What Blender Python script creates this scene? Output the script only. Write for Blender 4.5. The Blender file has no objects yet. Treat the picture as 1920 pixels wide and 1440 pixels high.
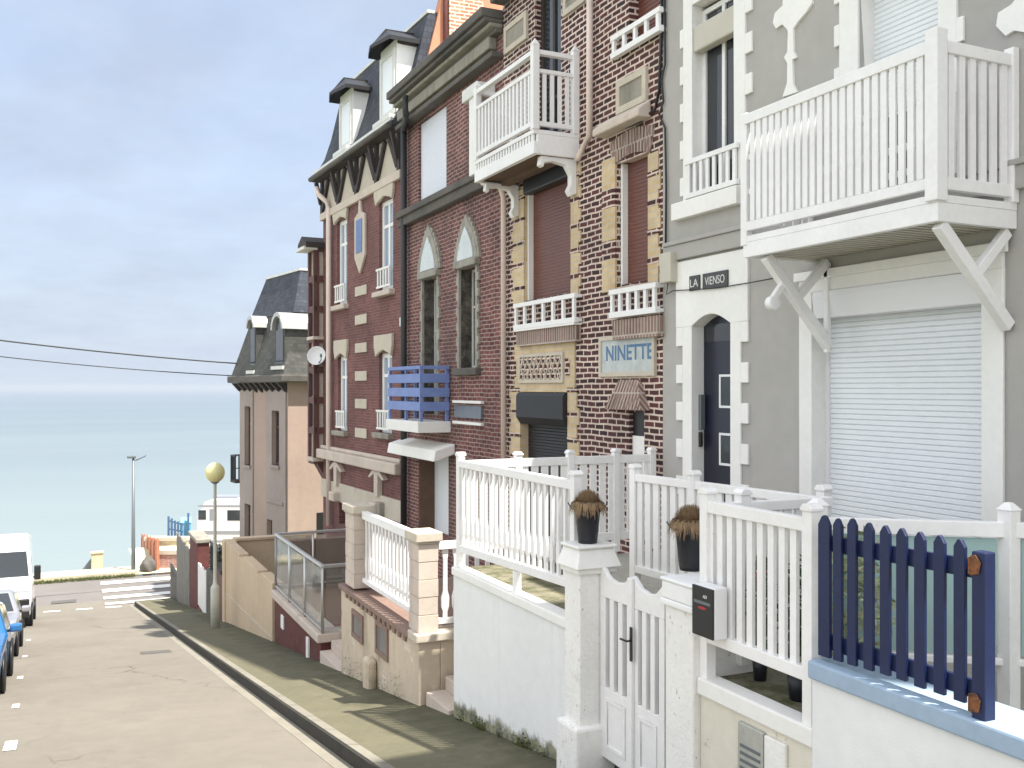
# A steep street of villas running down to the sea
SKY_STR, SUN_STR, EXPO, HAZE = .15, 3.7, 1.46, .00034
SKY_LO, SKY_HI, HZ = .78, .98, .85
CL_A, CL_B, CL_H, CL_FILL = (1.26, 1.50, 1.94), (1.46, 1.68, 2.08), (1.56, 1.77, 2.10), (3.85, 3.95, 4.1)
import bpy, bmesh, math, random
from mathutils import Vector, Matrix
random.seed(7)
SC = bpy.context.scene
COL = SC.collection
# ------------------------------------------------------------------ camera model
TH = math.radians(25.02); CT, ST = math.cos(TH), math.sin(TH)
FPX, CX, HY, E = 1800.0, 960.0, 728.0, 2.4      # focal length, centre, horizon row of the photo; eye height
def kk(px): return (px-CX)/FPX
def yx(px, X): k = kk(px); return X*(CT-k*ST)/(ST+k*CT)      # Y on the plane X = const
def xy(px, Y): k = kk(px); return Y*(ST+k*CT)/(CT-k*ST)      # X on the plane Y = const
def dep(X, Y): return X*ST+Y*CT
def zz(py, X, Y): return E-(py-HY)*dep(X, Y)/FPX
def at(px, d, py=728):
    r = kk(px)*d
    return (r*CT+d*ST, d*CT-r*ST, E-(py-HY)*d/FPX)
# ------------------------------------------------------------------ mesh builder
class MB:
    def __init__(s): s.v = []; s.f = []; s.sm = []
    def add(s, vs, fs, smooth=False):
        n = len(s.v); s.v += [tuple(v) for v in vs]
        for f in fs: s.f.append([i+n for i in f]); s.sm.append(smooth)
    def quad(s, a, b, c, d): s.add([a, b, c, d], [(0, 1, 2, 3)])
    def box(s, x0, x1, y0, y1, z0, z1):
        vs = [(x, y, z) for x in (x0, x1) for y in (y0, y1) for z in (z0, z1)]
        s.add(vs, [(0, 1, 3, 2), (4, 6, 7, 5), (0, 4, 5, 1), (2, 3, 7, 6), (0, 2, 6, 4), (1, 5, 7, 3)])
    def prism(s, pts, fn, a, b):          # pts 2-D, fn(p, t) -> 3-D
        n = len(pts)
        s.add([fn(p, a) for p in pts]+[fn(p, b) for p in pts],
              [tuple(range(n)), tuple(range(2*n-1, n-1, -1))]+[(i, (i+1) % n, n+(i+1) % n, n+i) for i in range(n)])
    def px_(s, pts, x0, x1): s.prism(pts, lambda p, t: (t, p[0], p[1]), x0, x1)      # (y,z) polygon through x
    def py_(s, pts, y0, y1): s.prism(pts, lambda p, t: (p[0], t, p[1]), y0, y1)      # (x,z) polygon through y
    def pz_(s, pts, z0, z1): s.prism(pts, lambda p, t: (p[0], p[1], t), z0, z1)
    def bar(s, a, b, w, h):               # square bar between two points, w sideways, h in the other direction
        a, b = Vector(a), Vector(b); d = (b-a)
        if d.length < 1e-6: return
        d.normalize()
        up = Vector((0, 0, 1)) if abs(d.z) < .95 else Vector((0, 1, 0))
        sd = d.cross(up).normalized(); up = sd.cross(d)
        o = [sd*w/2*i+up*h/2*j for i, j in ((-1, -1), (1, -1), (1, 1), (-1, 1))]
        s.add([a+q for q in o]+[b+q for q in o], [(3, 2, 1, 0), (4, 5, 6, 7)]+[(i, (i+1) % 4, 4+(i+1) % 4, 4+i) for i in range(4)])
    def tube(s, pts, r, n=8, cap=True):
        rings = []; P = [Vector(p) for p in pts]; rs = r if isinstance(r, (list, tuple)) else [r]*len(P)
        for i, p in enumerate(P):
            d = (P[min(i+1, len(P)-1)]-P[max(i-1, 0)]).normalized()
            up = Vector((0, 0, 1)) if abs(d.z) < .9 else Vector((1, 0, 0))
            a = d.cross(up).normalized(); b = a.cross(d)
            rings.append([p+(a*math.cos(q)+b*math.sin(q))*rs[i] for q in [2*math.pi*j/n for j in range(n)]])
        vs = [v for rg in rings for v in rg]; fs = []
        for i in range(len(P)-1):
            for j in range(n): fs.append((i*n+j, i*n+(j+1) % n, (i+1)*n+(j+1) % n, (i+1)*n+j))
        s.add(vs, fs, True)
        if cap:
            m = len(vs); s.add(rings[0], [tuple(range(n))]); s.add(rings[-1], [tuple(range(n))])
    def lathe(s, prof, c, n=20, axis='z'):
        vs = []; fs = []
        for r, h in prof:
            for j in range(n):
                q = 2*math.pi*j/n; a, b = r*math.cos(q), r*math.sin(q)
                vs.append({'z': (c[0]+a, c[1]+b, c[2]+h), 'x': (c[0]+h, c[1]+a, c[2]+b), 'y': (c[0]+a, c[1]+h, c[2]+b)}[axis])
        for i in range(len(prof)-1):
            for j in range(n): fs.append((i*n+j, i*n+(j+1) % n, (i+1)*n+(j+1) % n, (i+1)*n+j))
        s.add(vs, fs, True)
        s.add(vs[:n], [tuple(range(n))]); s.add(vs[-n:], [tuple(range(n))])
    def vpoly(s, o, dr, pts, th):         # polygon (u along dr, z) standing at o, thickness th
        nx, ny = dr[1], -dr[0]
        s.prism(pts, lambda p, t: (o[0]+dr[0]*p[0]+nx*t, o[1]+dr[1]*p[0]+ny*t, p[1]), -th/2, th/2)
    def xf(s, M): s.v = [tuple(M @ Vector(v)) for v in s.v]; return s
    def build(s, name, m, parent=None, bevel=0, off=None, recalc=True, **tags):
        off = off if off is not None else (OFF.get(ROOT.get(parent.name, parent.name), (0, 0, 0)) if parent else (0, 0, 0))
        me = bpy.data.meshes.new(name)
        me.from_pydata([(v[0]-off[0], v[1]-off[1], v[2]-off[2]) for v in s.v], [], s.f)
        me.polygons.foreach_set('use_smooth', s.sm)
        if recalc:
            bm = bmesh.new(); bm.from_mesh(me); bmesh.ops.remove_doubles(bm, verts=bm.verts, dist=1e-5)
            bmesh.ops.recalc_face_normals(bm, faces=bm.faces); bm.to_mesh(me); bm.free()
        me.materials.append(m)
        o = bpy.data.objects.new(name, me); COL.objects.link(o)
        if parent: o.parent = parent; ROOT[o.name] = ROOT.get(parent.name, parent.name)
        else: o.location = off
        if bevel:
            b = o.modifiers.new('Bevel', 'BEVEL'); b.width = bevel; b.segments = 2; b.limit_method = 'ANGLE'; b.angle_limit = math.radians(50)
        for k_, v_ in tags.items(): o[k_] = v_
        return o
OFF = {}; ROOT = {}
def tag(o, label=None, cat=None, group=None, kind=None):
    for k_, v_ in (('label', label), ('category', cat), ('group', group), ('kind', kind)):
        if v_: o[k_] = v_
    return o
def thing(name, label, cat, base, group=None, frame=None):   # Empty at the base; parts are meshed in frame coordinates
    o = bpy.data.objects.new(name, None); COL.objects.link(o); o.empty_display_size = .2
    OFF[o.name] = tuple(base)
    if frame: w = frame.W(*base); o.location = w; o.rotation_euler = (0, 0, frame.a)
    else: o.location = base
    return tag(o, label, cat, group)
class Fac:                                                   # a facade plane: local x inward, y along it, z up
    def __init__(s, ox, oy, ang): s.ox, s.oy, s.a = ox, oy, ang; s.c, s.s = math.cos(ang), math.sin(ang)
    def W(s, x, y, z): return (s.ox+s.c*x-s.s*y, s.oy+s.s*x+s.c*y, z)
    def P(s, px, py=728, x=0):
        k = kk(px); dx, dy = k*CT+ST, CT-k*ST
        ax, ay = s.ox+s.c*x, s.oy+s.s*x
        # a + u*(-s,c) = t*(dx,dy)
        det = -s.s*(-dy)-s.c*(-dx)
        u = ((-ax)*(-dy)-(-ay)*(-dx))/det
        X, Y, _ = s.W(x, u, 0); d = dep(X, Y)
        return (u, E-(py-HY)*d/FPX)
    def R(s, p0, p1, yt, yb, ref=None, x=0):
        ref = (p0+p1)/2 if ref is None else ref
        return (s.P(p1, 0, x)[0], s.P(p0, 0, x)[0], s.P(ref, yb, x)[1], s.P(ref, yt, x)[1])
    def G(s, pts, x=0): return [s.P(a, b, x) for a, b in pts]
# ------------------------------------------------------------------ materials
def _nt(name):
    m = bpy.data.materials.new(name); m.use_nodes = True; nt = m.node_tree
    b = nt.nodes['Principled BSDF']; return m, nt, nt.nodes.new, nt.links.new, b
def _math(N, L, op, a, b=None):
    n = N('ShaderNodeMath'); n.operation = op
    for i, q in enumerate((a, b)):
        if q is None: continue
        if isinstance(q, (int, float)): n.inputs[i].default_value = q
        else: L(q, n.inputs[i])
    return n.outputs[0]
def _noise(N, L, vec, scale, detail=5, rough=.6):
    n = N('ShaderNodeTexNoise'); n.inputs['Scale'].default_value = scale; n.inputs['Detail'].default_value = detail
    n.inputs['Roughness'].default_value = rough; L(vec, n.inputs['Vector']); return n.outputs['Fac']
def _map(N, L, vec, sc):
    n = N('ShaderNodeMapping'); n.inputs['Scale'].default_value = sc; L(vec, n.inputs['Vector']); return n.outputs[0]
def _mr(N, L, f, a, b, c, d):
    n = N('ShaderNodeMapRange'); L(f, n.inputs[0])
    for i, q in enumerate((a, b, c, d)): n.inputs[i+1].default_value = q
    return n.outputs[0]
def _mix(N, L, f, a, b, mode='MIX'):
    n = N('ShaderNodeMix'); n.data_type = 'RGBA'; n.blend_type = mode
    if isinstance(f, (int, float)): n.inputs[0].default_value = f
    else: L(f, n.inputs[0])
    for i, q in ((6, a), (7, b)):
        if isinstance(q, tuple): n.inputs[i].default_value = q if len(q) == 4 else q+(1,)
        else: L(q, n.inputs[i])
    return n.outputs[2]
def srgb(r, g, b):
    f = lambda u: (u/12.92 if u <= .04045 else ((u+.055)/1.055)**2.4)
    return (f(r/255), f(g/255), f(b/255))
def finish(nt, N, L, b, pos, col, rough, var, scale, bump, bscale, stains, extra_h=None, bd=.02):
    n1 = _noise(N, L, pos, scale); n2 = _noise(N, L, pos, scale*9, 3)
    v = _math(N, L, 'ADD', _mr(N, L, n1, .3, .7, 1-var, 1+var*.7), _mr(N, L, n2, .3, .7, -var*.5, var*.5))
    hsv = N('ShaderNodeHueSaturation'); L(v, hsv.inputs['Value'])
    if isinstance(col, tuple): hsv.inputs['Color'].default_value = col+(1,)
    else: L(col, hsv.inputs['Color'])
    c = hsv.outputs[0]
    for (sc_, ssc, lo, hi, amt, st) in stains:            # colour, noise scale, thresholds, amount, axis stretch
        f = _mr(N, L, _noise(N, L, _map(N, L, pos, st), ssc, 6, .68), lo, hi, 0, amt)
        c = _mix(N, L, f, c, sc_)
    L(c, b.inputs['Base Color'])
    b.inputs['Roughness'].default_value = rough
    if bump:
        bn = N('ShaderNodeBump'); bn.inputs['Strength'].default_value = bump; bn.inputs['Distance'].default_value = bd
        h = _noise(N, L, pos, bscale, 4)
        if extra_h is not None: h = _math(N, L, 'ADD', _math(N, L, 'MULTIPLY', h, .35), extra_h)
        L(h, bn.inputs['Height']); L(bn.outputs[0], b.inputs['Normal'])
def pmat(name, col, rough=.75, var=.1, scale=1.5, bump=.15, bscale=60, stains=(), metal=0):
    m, nt, N, L, b = _nt(name); pos = N('ShaderNodeNewGeometry').outputs['Position']
    b.inputs['Metallic'].default_value = metal
    finish(nt, N, L, b, pos, col, rough, var, scale, bump, bscale, stains)
    return m
def brickmat(name, c1, c2, mortar, bw=.23, rh=.075, ms=.011, var=.22, stains=(), bias=0.0, smooth=.1):
    m, nt, N, L, b = _nt(name); pos = N('ShaderNodeNewGeometry').outputs['Position']
    sp = N('ShaderNodeSeparateXYZ'); L(pos, sp.inputs[0])
    cb = N('ShaderNodeCombineXYZ'); L(_math(N, L, 'ADD', sp.outputs[0], sp.outputs[1]), cb.inputs[0]); L(sp.outputs[2], cb.inputs[1])
    wb = N('ShaderNodeTexNoise'); wb.inputs['Scale'].default_value = 2.2; wb.inputs['Detail'].default_value = 3; L(pos, wb.inputs['Vector'])
    wv = N('ShaderNodeVectorMath'); wv.operation = 'MULTIPLY_ADD'; L(wb.outputs['Color'], wv.inputs[0]); wv.inputs[1].default_value = (.05, .05, 0) if bw > .1 else (.006, .006, 0); L(cb.outputs[0], wv.inputs[2])
    br = N('ShaderNodeTexBrick'); L(wv.outputs[0], br.inputs['Vector'])
    for k_, v_ in (('Color1', c1+(1,)), ('Color2', c2+(1,)), ('Mortar', mortar+(1,)), ('Scale', 1), ('Mortar Size', ms), ('Brick Width', bw), ('Row Height', rh), ('Bias', bias), ('Mortar Smooth', smooth)):
        br.inputs[k_].default_value = v_
    h = _math(N, L, 'SUBTRACT', 1.0, br.outputs['Fac'])
    finish(nt, N, L, b, pos, br.outputs['Color'], .85, var, .9, .5, 70, stains, h, .012)
    return m
def plain(name, col, rough=.5, metal=0, **kw):
    m, nt, N, L, b = _nt(name); b.inputs['Base Color'].default_value = col+(1,); b.inputs['Roughness'].default_value = rough
    b.inputs['Metallic'].default_value = metal
    for k_, v_ in kw.items(): b.inputs[k_].default_value = v_
    return m
W1 = (1, 1, 1); STREAK = (1, 1, .12)
M = {}
M['white_paint'] = pmat('white_paint', (.80, .79, .78), .5, .06, 2, .08, 40, [((.36, .33, .28), 11, .66, .74, .45, W1), ((.40, .36, .29), 3, .63, .8, .45, STREAK)])
M['white_masonry'] = pmat('white_masonry', (.80, .80, .79), .8, .05, 1.2, .2, 90, [((.5, .47, .4), 2.2, .6, .8, .4, STREAK), ((.13, .12, .09), 9, .70, .76, .6, W1)])
M['trim'] = pmat('trim', (.80, .79, .76), .75, .05, 1.5, .15, 80, [((.45, .43, .38), 3, .64, .82, .4, STREAK)])
M['peeling'] = pmat('peeling_white', (.80, .79, .76), .8, .06, 2, .35, 30, [((.22, .20, .17), 17, .63, .67, .7, (1, 1, .6)), ((.4, .37, .32), 5, .58, .72, .4, W1), ((.45, .42, .36), 3, .6, .8, .4, STREAK)])
M['greige'] = pmat('greige_render', (.40, .385, .362), .9, .07, .6, .25, 160, [((.27, .26, .235), 1.4, .58, .8, .5, STREAK)])
M['brick_dark'] = brickmat('dark_purple_brick', (.026, .010, .011), (.10, .030, .027), (.62, .50, .43), .235, .083, .0135, .25, [((.2, .16, .13), 1.1, .62, .8, .3, STREAK)])
M['brick_red'] = brickmat('old_red_brick', (.095, .027, .028), (.195, .064, .054), (.34, .265, .235), .23, .078, .0095, .34, [((.06, .035, .032), .8, .54, .72, .6, STREAK), ((.36, .27, .23), 2.3, .62, .72, .45, W1)])
M['brick_mauve'] = brickmat('mauve_brick', (.125, .042, .041), (.178, .066, .060), (.20, .115, .10), .22, .07, .008, .28, [((.085, .045, .042), 1.1, .56, .74, .5, STREAK), ((.16, .085, .08), .7, .55, .8, .5, STREAK)])
M['brick_cream'] = brickmat('cream_brick', (.52, .385, .215), (.60, .465, .29), (.50, .44, .36), .235, .083, .009, .15, [((.18, .13, .08), 2, .62, .8, .4, STREAK)])
M['brick_brown'] = brickmat('brown_header_brick', (.17, .10, .08), (.26, .17, .14), (.42, .36, .31), .075, .26, .012, .2)
M['brick_stack'] = brickmat('chimney_brick', (.40, .155, .09), (.52, .25, .16), (.68, .57, .42), .24, .085, .018, .3, [((.75, .66, .5), 1.3, .5, .62, .8, W1)])
M['orange_render'] = pmat('orange_render', (.56, .245, .145), .9, .08, .8, .2, 90, [((.40, .19, .12), 1.5, .55, .75, .5, STREAK)])
M['stone'] = pmat('weathered_stone', (.30, .275, .23), .9, .15, 2, .4, 50, [((.10, .095, .075), 2, .5, .72, .7, STREAK)])
M['stone_pale'] = pmat('pale_stone', (.56, .48, .41), .85, .1, 2, .25, 60, [((.30, .25, .21), 2.5, .57, .75, .5, STREAK)])
M['stone_cream'] = pmat('cream_stone', (.53, .475, .39), .85, .1, 2, .25, 60, [((.30, .26, .21), 3, .58, .76, .5, W1)])
M['stone_dark'] = pmat('dark_stone', (.115, .105, .092), .9, .2, 1.5, .4, 40, [((.045, .043, .04), 1.6, .5, .7, .7, (1, .3, 1))])
M['stone_gothic'] = pmat('grey_gothic_stone', (.33, .31, .27), .9, .16, 3, .4, 50, [((.14, .135, .11), 4, .52, .7, .7, W1)])
M['moss_stone'] = pmat('mossy_stone', (.19, .175, .12), .95, .25, 3, .6, 30, [((.06, .065, .018), 5, .42, .6, .85, W1)])
M['soot_and_shade_stone'] = pmat('soot_and_shade_stone', (.12, .105, .085), .95, .35, 4, .6, 30, [((.02, .018, .016), 5, .42, .6, .9, W1), ((.24, .22, .18), 7, .58, .68, .6, W1)])
M['tympanum'] = pmat('pale_blue_tympanum', (.60, .64, .66), .6, .08, 4, .1, 40, [((.35, .38, .4), 6, .55, .7, .6, W1)])
M['slate'] = brickmat('slate', (.030, .036, .050), (.055, .062, .082), (.016, .018, .023), .22, .14, .006, .25)
M['slate_grey'] = brickmat('mossy_slate', (.055, .056, .052), (.09, .089, .08), (.05, .05, .04), .22, .14, .006, .25)
M['zinc'] = pmat('zinc', (.52, .53, .50), .42, .12, 3, .1, 40, metal=.55)
M['zinc_pale'] = pmat('pale_zinc', (.66, .66, .62), .5, .1, 3, .1, 40)
M['dark_wood'] = pmat('dark_wood', (.030, .021, .017), .7, .25, 3, .2, 50)
M['brown_wood'] = pmat('brown_wood', (.105, .042, .033), .6, .25, 3, .2, 50)
M['cream_render'] = pmat('cream_render', (.50, .44, .37), .9, .1, 1, .2, 60)
M['brown_shutter'] = pmat('brown_shutter', (.125, .036, .020), .38, .12, 1.5, .05, 20)
M['dark_shutter'] = pmat('dark_shutter', (.009, .009, .012), .5, .15, 2, .05, 20)
M['white_shutter'] = pmat('white_shutter', (.78, .81, .84), .42, .03, 1, .03, 20)
M['lilac_shutter'] = pmat('pale_shutter', (.70, .72, .80), .42, .03, 1, .03, 20)
M['blue_wood'] = pmat('lavender_blue_wood', (.165, .235, .50), .5, .12, 3, .1, 40, [((.30, .36, .55), 4, .58, .7, .6, W1)])
M['navy'] = pmat('navy_paint', (.004, .012, .062), .5, .15, 4, .08, 40, [((.012, .022, .07), 7, .62, .72, .5, W1)])
M['rust_wood'] = pmat('bare_rusty_wood', (.22, .085, .03), .85, .4, 20, .4, 60, [((.03, .02, .015), 18, .5, .6, .8, W1)])
M['blue_coping'] = pmat('blue_coping', (.30, .40, .52), .6, .08, 2, .1, 60, [((.18, .25, .34), 3, .58, .75, .5, W1)])
M['navy_door'] = plain('navy_door', (.006, .008, .022), .3)
M['black'] = plain('black_metal', (.012, .012, .013), .45)
M['dark_pipe'] = pmat('dark_pipe', (.022, .024, .026), .5, .2, 2, .05)
M['pink_pipe'] = pmat('pale_pipe', (.72, .60, .53), .55, .08, 2, .05)
M['plastic_beige'] = pmat('beige_plastic', (.50, .47, .39), .5, .05, 3, .05)
M['glass'] = plain('window_glass', (.025, .03, .036), .06, 0, **{'Specular IOR Level': .6})
M['glass_pale'] = plain('pale_window', (.30, .37, .46), .12)
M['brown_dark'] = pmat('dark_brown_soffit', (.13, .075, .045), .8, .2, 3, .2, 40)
M['render_cream'] = pmat('stained_cream_render', (.565, .475, .36), .9, .1, 1, .3, 70, [((.20, .155, .10), 1.9, .52, .72, .75, (1, 1, .35)), ((.11, .10, .04), 3.5, .62, .72, .7, W1), ((.72, .66, .56), 2.5, .6, .66, .6, W1)])
M['wall_yellow'] = pmat('stained_white_wall', (.68, .645, .55), .85, .07, 1.2, .25, 80, [((.42, .31, .18), 2.4, .55, .78, .6, STREAK), ((.15, .13, .08), 5, .64, .72, .6, W1)])
M['wall_white'] = pmat('white_rendered_wall', (.76, .77, .77), .85, .05, .8, .2, 90, [((.52, .52, .50), 1.6, .56, .8, .45, STREAK)])
M['orange_wall'] = pmat('beige_orange_wall', (.55, .43, .295), .9, .08, .9, .25, 80, [((.38, .27, .17), 2, .55, .75, .5, STREAK)])
M['ochre_side'] = pmat('peach_render', (.385, .285, .235), .9, .08, .5, .2, 60, [((.26, .175, .13), 1.2, .55, .75, .5, STREAK)])
M['grey_render'] = pmat('grey_mauve_render', (.315, .268, .243), .9, .1, .5, .2, 60)
M['concrete'] = pmat('concrete', (.36, .345, .30), .9, .12, 1.5, .3, 60, [((.17, .17, .12), 2, .55, .7, .6, W1)])
M['terracotta'] = pmat('terracotta_tile', (.235, .155, .125), .8, .15, 3, .2, 50)
M['brown_floor'] = pmat('brown_floor', (.19, .105, .065), .8, .15, 3, .2, 50)
M['steel'] = plain('brushed_steel', (.55, .55, .55), .35, .7)
M['clear_glass'] = plain('clear_glass', (.80, .88, .87), .05, 0, **{'Transmission Weight': .92, 'IOR': 1.1, 'Alpha': .55})
M['sea_glass'] = plain('frosted_glass', (.42, .58, .57), .25, 0, **{'Transmission Weight': .35, 'IOR': 1.15})
M['pot_plastic'] = plain('dark_pot', (.012, .013, .02), .45)
M['dry_grass'] = pmat('dry_grass', (.27, .18, .10), .9, .35, 30, 0)
M['leaf'] = pmat('leaf', (.045, .085, .025), .7, .4, 12, 0)
M['leaf_pale'] = pmat('variegated_leaf', (.33, .36, .22), .7, .5, 25, 0)
M['hedge'] = pmat('hedge_leaf', (.045, .055, .035), .8, .4, 6, 0)
M['red'] = plain('red_flower', (.55, .03, .02), .6)
M['weed'] = pmat('weed', (.075, .09, .02), .9, .4, 9, 0)
M['plaster_white'] = plain('white_plastic', (.75, .75, .76), .4)
M['asphalt'] = pmat('worn_asphalt', (.180, .160, .128), .92, .10, .45, .35, 120, [((.12, .107, .086), .9, .56, .74, .45, (1, .35, 1)), ((.215, .195, .16), .6, .58, .75, .5, (1.2, .3, 1)), ((.10, .09, .08), 14, .66, .72, .5, W1)])
def asphalt(name, col, stains):        # worn asphalt with a sparse network of hairline cracks and sealed joints
    m, nt, N, L, b = _nt(name); pos = N('ShaderNodeNewGeometry').outputs['Position']
    ds = N('ShaderNodeVectorMath'); ds.operation = 'MULTIPLY_ADD'; nz = N('ShaderNodeTexNoise'); nz.inputs['Scale'].default_value = .9; nz.inputs['Detail'].default_value = 6; L(pos, nz.inputs['Vector'])
    L(nz.outputs['Color'], ds.inputs[0]); ds.inputs[1].default_value = (1.6, 1.6, 0); L(pos, ds.inputs[2])
    vo = N('ShaderNodeTexVoronoi'); vo.feature = 'DISTANCE_TO_EDGE'; vo.inputs['Scale'].default_value = .28; L(ds.outputs[0], vo.inputs['Vector'])
    cr = _math(N, L, 'MULTIPLY', _mr(N, L, vo.outputs['Distance'], .002, .009, 1, 0), _mr(N, L, _noise(N, L, pos, .35, 3), .45, .6, 0, .75))
    sk = _mr(N, L, _noise(N, L, pos, 90, 2), .52, .72, 0, .35)
    c = _mix(N, L, sk, col, (col[0]*.45, col[1]*.45, col[2]*.45)); c = _mix(N, L, cr, c, (.055, .05, .042))
    finish(nt, N, L, b, pos, c, .92, .10, .45, .4, 120, stains, _math(N, L, 'MULTIPLY', cr, -.5)); return m
M['asphalt'] = asphalt('worn_asphalt', (.185, .165, .134), [((.115, .103, .084), .9, .54, .74, .5, (1, .35, 1)), ((.215, .195, .16), .6, .58, .75, .5, (1.2, .3, 1)), ((.07, .063, .055), 3.2, .66, .74, .5, W1)])
M['asphalt2'] = pmat('seafront_asphalt', (.165, .15, .14), .92, .1, .6, .3, 120)
M['patch'] = pmat('dark_patch', (.10, .095, .085), .9, .2, 8, .4, 80)
M['pavement'] = pmat('moss_shade_pavement', (.205, .182, .115), .95, .13, 1.2, .45, 60, [((.105, .10, .04), 2.4, .50, .70, .7, W1), ((.24, .22, .16), 3, .6, .72, .5, W1), ((.06, .058, .03), 22, .62, .7, .6, W1)])
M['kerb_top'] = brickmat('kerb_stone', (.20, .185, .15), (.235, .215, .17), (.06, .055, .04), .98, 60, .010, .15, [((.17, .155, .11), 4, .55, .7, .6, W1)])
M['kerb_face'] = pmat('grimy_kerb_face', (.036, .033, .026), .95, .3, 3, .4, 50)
M['gutter'] = pmat('gutter_concrete', (.235, .215, .17), .9, .12, 2, .3, 50, [((.2, .18, .13), 3, .55, .7, .5, W1)])
M['road_paint'] = pmat('worn_road_paint', (.72, .71, .66), .8, .08, 4, .2, 80, [((.25, .23, .19), 9, .6, .66, .8, W1)])
M['promenade'] = pmat('promenade_concrete', (.50, .46, .33), .9, .1, 1, .2, 40)
M['grass_strip'] = pmat('grass_strip', (.16, .19, .06), .9, .3, 2, .4, 20)
M['shingle'] = pmat('shingle', (.42, .41, .38), .95, .15, .5, .5, 8)
M['white_car'] = plain('white_car_paint', (.80, .80, .80), .25, 0, **{'Coat Weight': .6})
M['blue_car'] = plain('blue_car_paint', (.02, .14, .36), .25, .2, **{'Coat Weight': .8})
M['grey_car'] = plain('silver_car_paint', (.36, .36, .38), .28, .4, **{'Coat Weight': .8})
M['tyre'] = pmat('tyre', (.018, .018, .019), .85, .2, 8, .2)
M['rim'] = plain('alloy_rim', (.42, .42, .44), .3, .8)
M['lamp_glass'] = plain('headlamp_glass', (.55, .57, .60), .1, .3)
M['globe'] = pmat('amber_globe', (.72, .66, .33), .25, .06, 5, 0)
M['lamp_post'] = pmat('pale_green_post', (.55, .56, .48), .55, .1, 3, .1)
M['mast'] = plain('grey_mast', (.16, .18, .19), .45, .4)
M['barrier'] = pmat('orange_mesh', (.50, .20, .115), .8, .15, 3, .2)
M['yellow_stone'] = pmat('yellow_stone', (.52, .46, .32), .9, .2, 4, .3)
M['pink_brick'] = brickmat('pinkish_brick', (.30, .15, .13), (.36, .2, .17), (.4, .33, .3), .24, .09, .012)
M['blue_metal'] = plain('blue_metal', (.05, .12, .23), .5)
M['cyan'] = plain('cyan_canvas', (.16, .42, .58), .6)
M['caravan'] = pmat('caravan_panel', (.66, .66, .68), .35, .05, 1, .03)
M['caravan_grey'] = plain('caravan_grey', (.25, .26, .29), .4)
M['dark_red'] = pmat('dark_red_brickwork', (.12, .035, .03), .85, .25, 4, .3)
M['grey_board'] = pmat('grey_board', (.21, .20, .18), .85, .2, 3, .3, 40, [((.08, .075, .06), 3, .5, .7, .6, STREAK)])
M['plaque_blue'] = pmat('blue_tile', (.10, .17, .36), .35, .3, 14, 0)
M['tile_grey'] = pmat('glazed_tile_field', (.47, .50, .49), .35, .12, 6, .05, 20, [((.33, .36, .33), 7, .5, .7, .6, W1)])
M['sign_blue'] = plain('sign_lettering_blue', (.07, .16, .28), .4)
M['sign_dark'] = plain('sign_dark', (.05, .05, .05), .5)
M['sign_light'] = plain('sign_light', (.62, .62, .60), .5)
M['rust_red'] = plain('red_print', (.35, .02, .03), .5)
M['plate_grey'] = pmat('grey_plate', (.15, .17, .20), .35, .1, 4, .05)
M['lattice'] = brickmat('lattice_brick', (.30, .11, .075), (.36, .15, .10), (.58, .50, .37), .07, .07, .016, .1)

def mossy_wall(name, col):              # rendered wall with a ragged band of moss above the sloping pavement
    m, nt, N, L, b = _nt(name); pos = N('ShaderNodeNewGeometry').outputs['Position']
    sp = N('ShaderNodeSeparateXYZ'); L(pos, sp.inputs[0])
    h = _math(N, L, 'ADD', sp.outputs[2], _math(N, L, 'MULTIPLY', sp.outputs[1], .156))
    edge = _math(N, L, 'ADD', _math(N, L, 'MULTIPLY', _noise(N, L, pos, 3.5, 6, .7), .62), -.02)
    f = _mr(N, L, _math(N, L, 'SUBTRACT', edge, _math(N, L, 'SUBTRACT', h, .17)), .12, .22, 0, .9)
    mc = _mix(N, L, _mr(N, L, _noise(N, L, pos, 14, 5), .4, .6, 0, 1), (.05, .055, .018), (.22, .21, .10))
    c = _mix(N, L, f, col, mc)
    finish(nt, N, L, b, pos, c, .85, .05, .8, .2, 90, [((.46, .46, .43), 1.6, .56, .8, .5, STREAK)])
    return m
M['wall_mossy'] = mossy_wall('mossy_white_wall', (.76, .77, .76))

def moss_shade_pavement():                   # old concrete pavement; moss blotches plus painted shade, darker towards the walls
    m, nt, N, L, b = _nt('moss_shade_slabs'); pos = N('ShaderNodeNewGeometry').outputs['Position']
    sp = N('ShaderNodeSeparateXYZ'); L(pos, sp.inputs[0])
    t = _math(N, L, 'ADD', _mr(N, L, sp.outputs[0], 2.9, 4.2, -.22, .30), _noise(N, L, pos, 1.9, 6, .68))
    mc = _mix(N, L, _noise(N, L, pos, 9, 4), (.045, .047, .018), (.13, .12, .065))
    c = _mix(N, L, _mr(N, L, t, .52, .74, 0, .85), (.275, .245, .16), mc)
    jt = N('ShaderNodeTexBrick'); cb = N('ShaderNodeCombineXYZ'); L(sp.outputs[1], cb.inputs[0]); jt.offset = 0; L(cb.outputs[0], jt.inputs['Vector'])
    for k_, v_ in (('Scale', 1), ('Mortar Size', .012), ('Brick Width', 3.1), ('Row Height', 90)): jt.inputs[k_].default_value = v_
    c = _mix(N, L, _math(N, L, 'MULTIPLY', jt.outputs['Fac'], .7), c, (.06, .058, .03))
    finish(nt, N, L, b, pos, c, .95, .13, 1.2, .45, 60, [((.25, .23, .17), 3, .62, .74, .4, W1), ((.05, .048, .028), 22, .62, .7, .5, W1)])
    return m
M['pavement'] = moss_shade_pavement()

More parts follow.
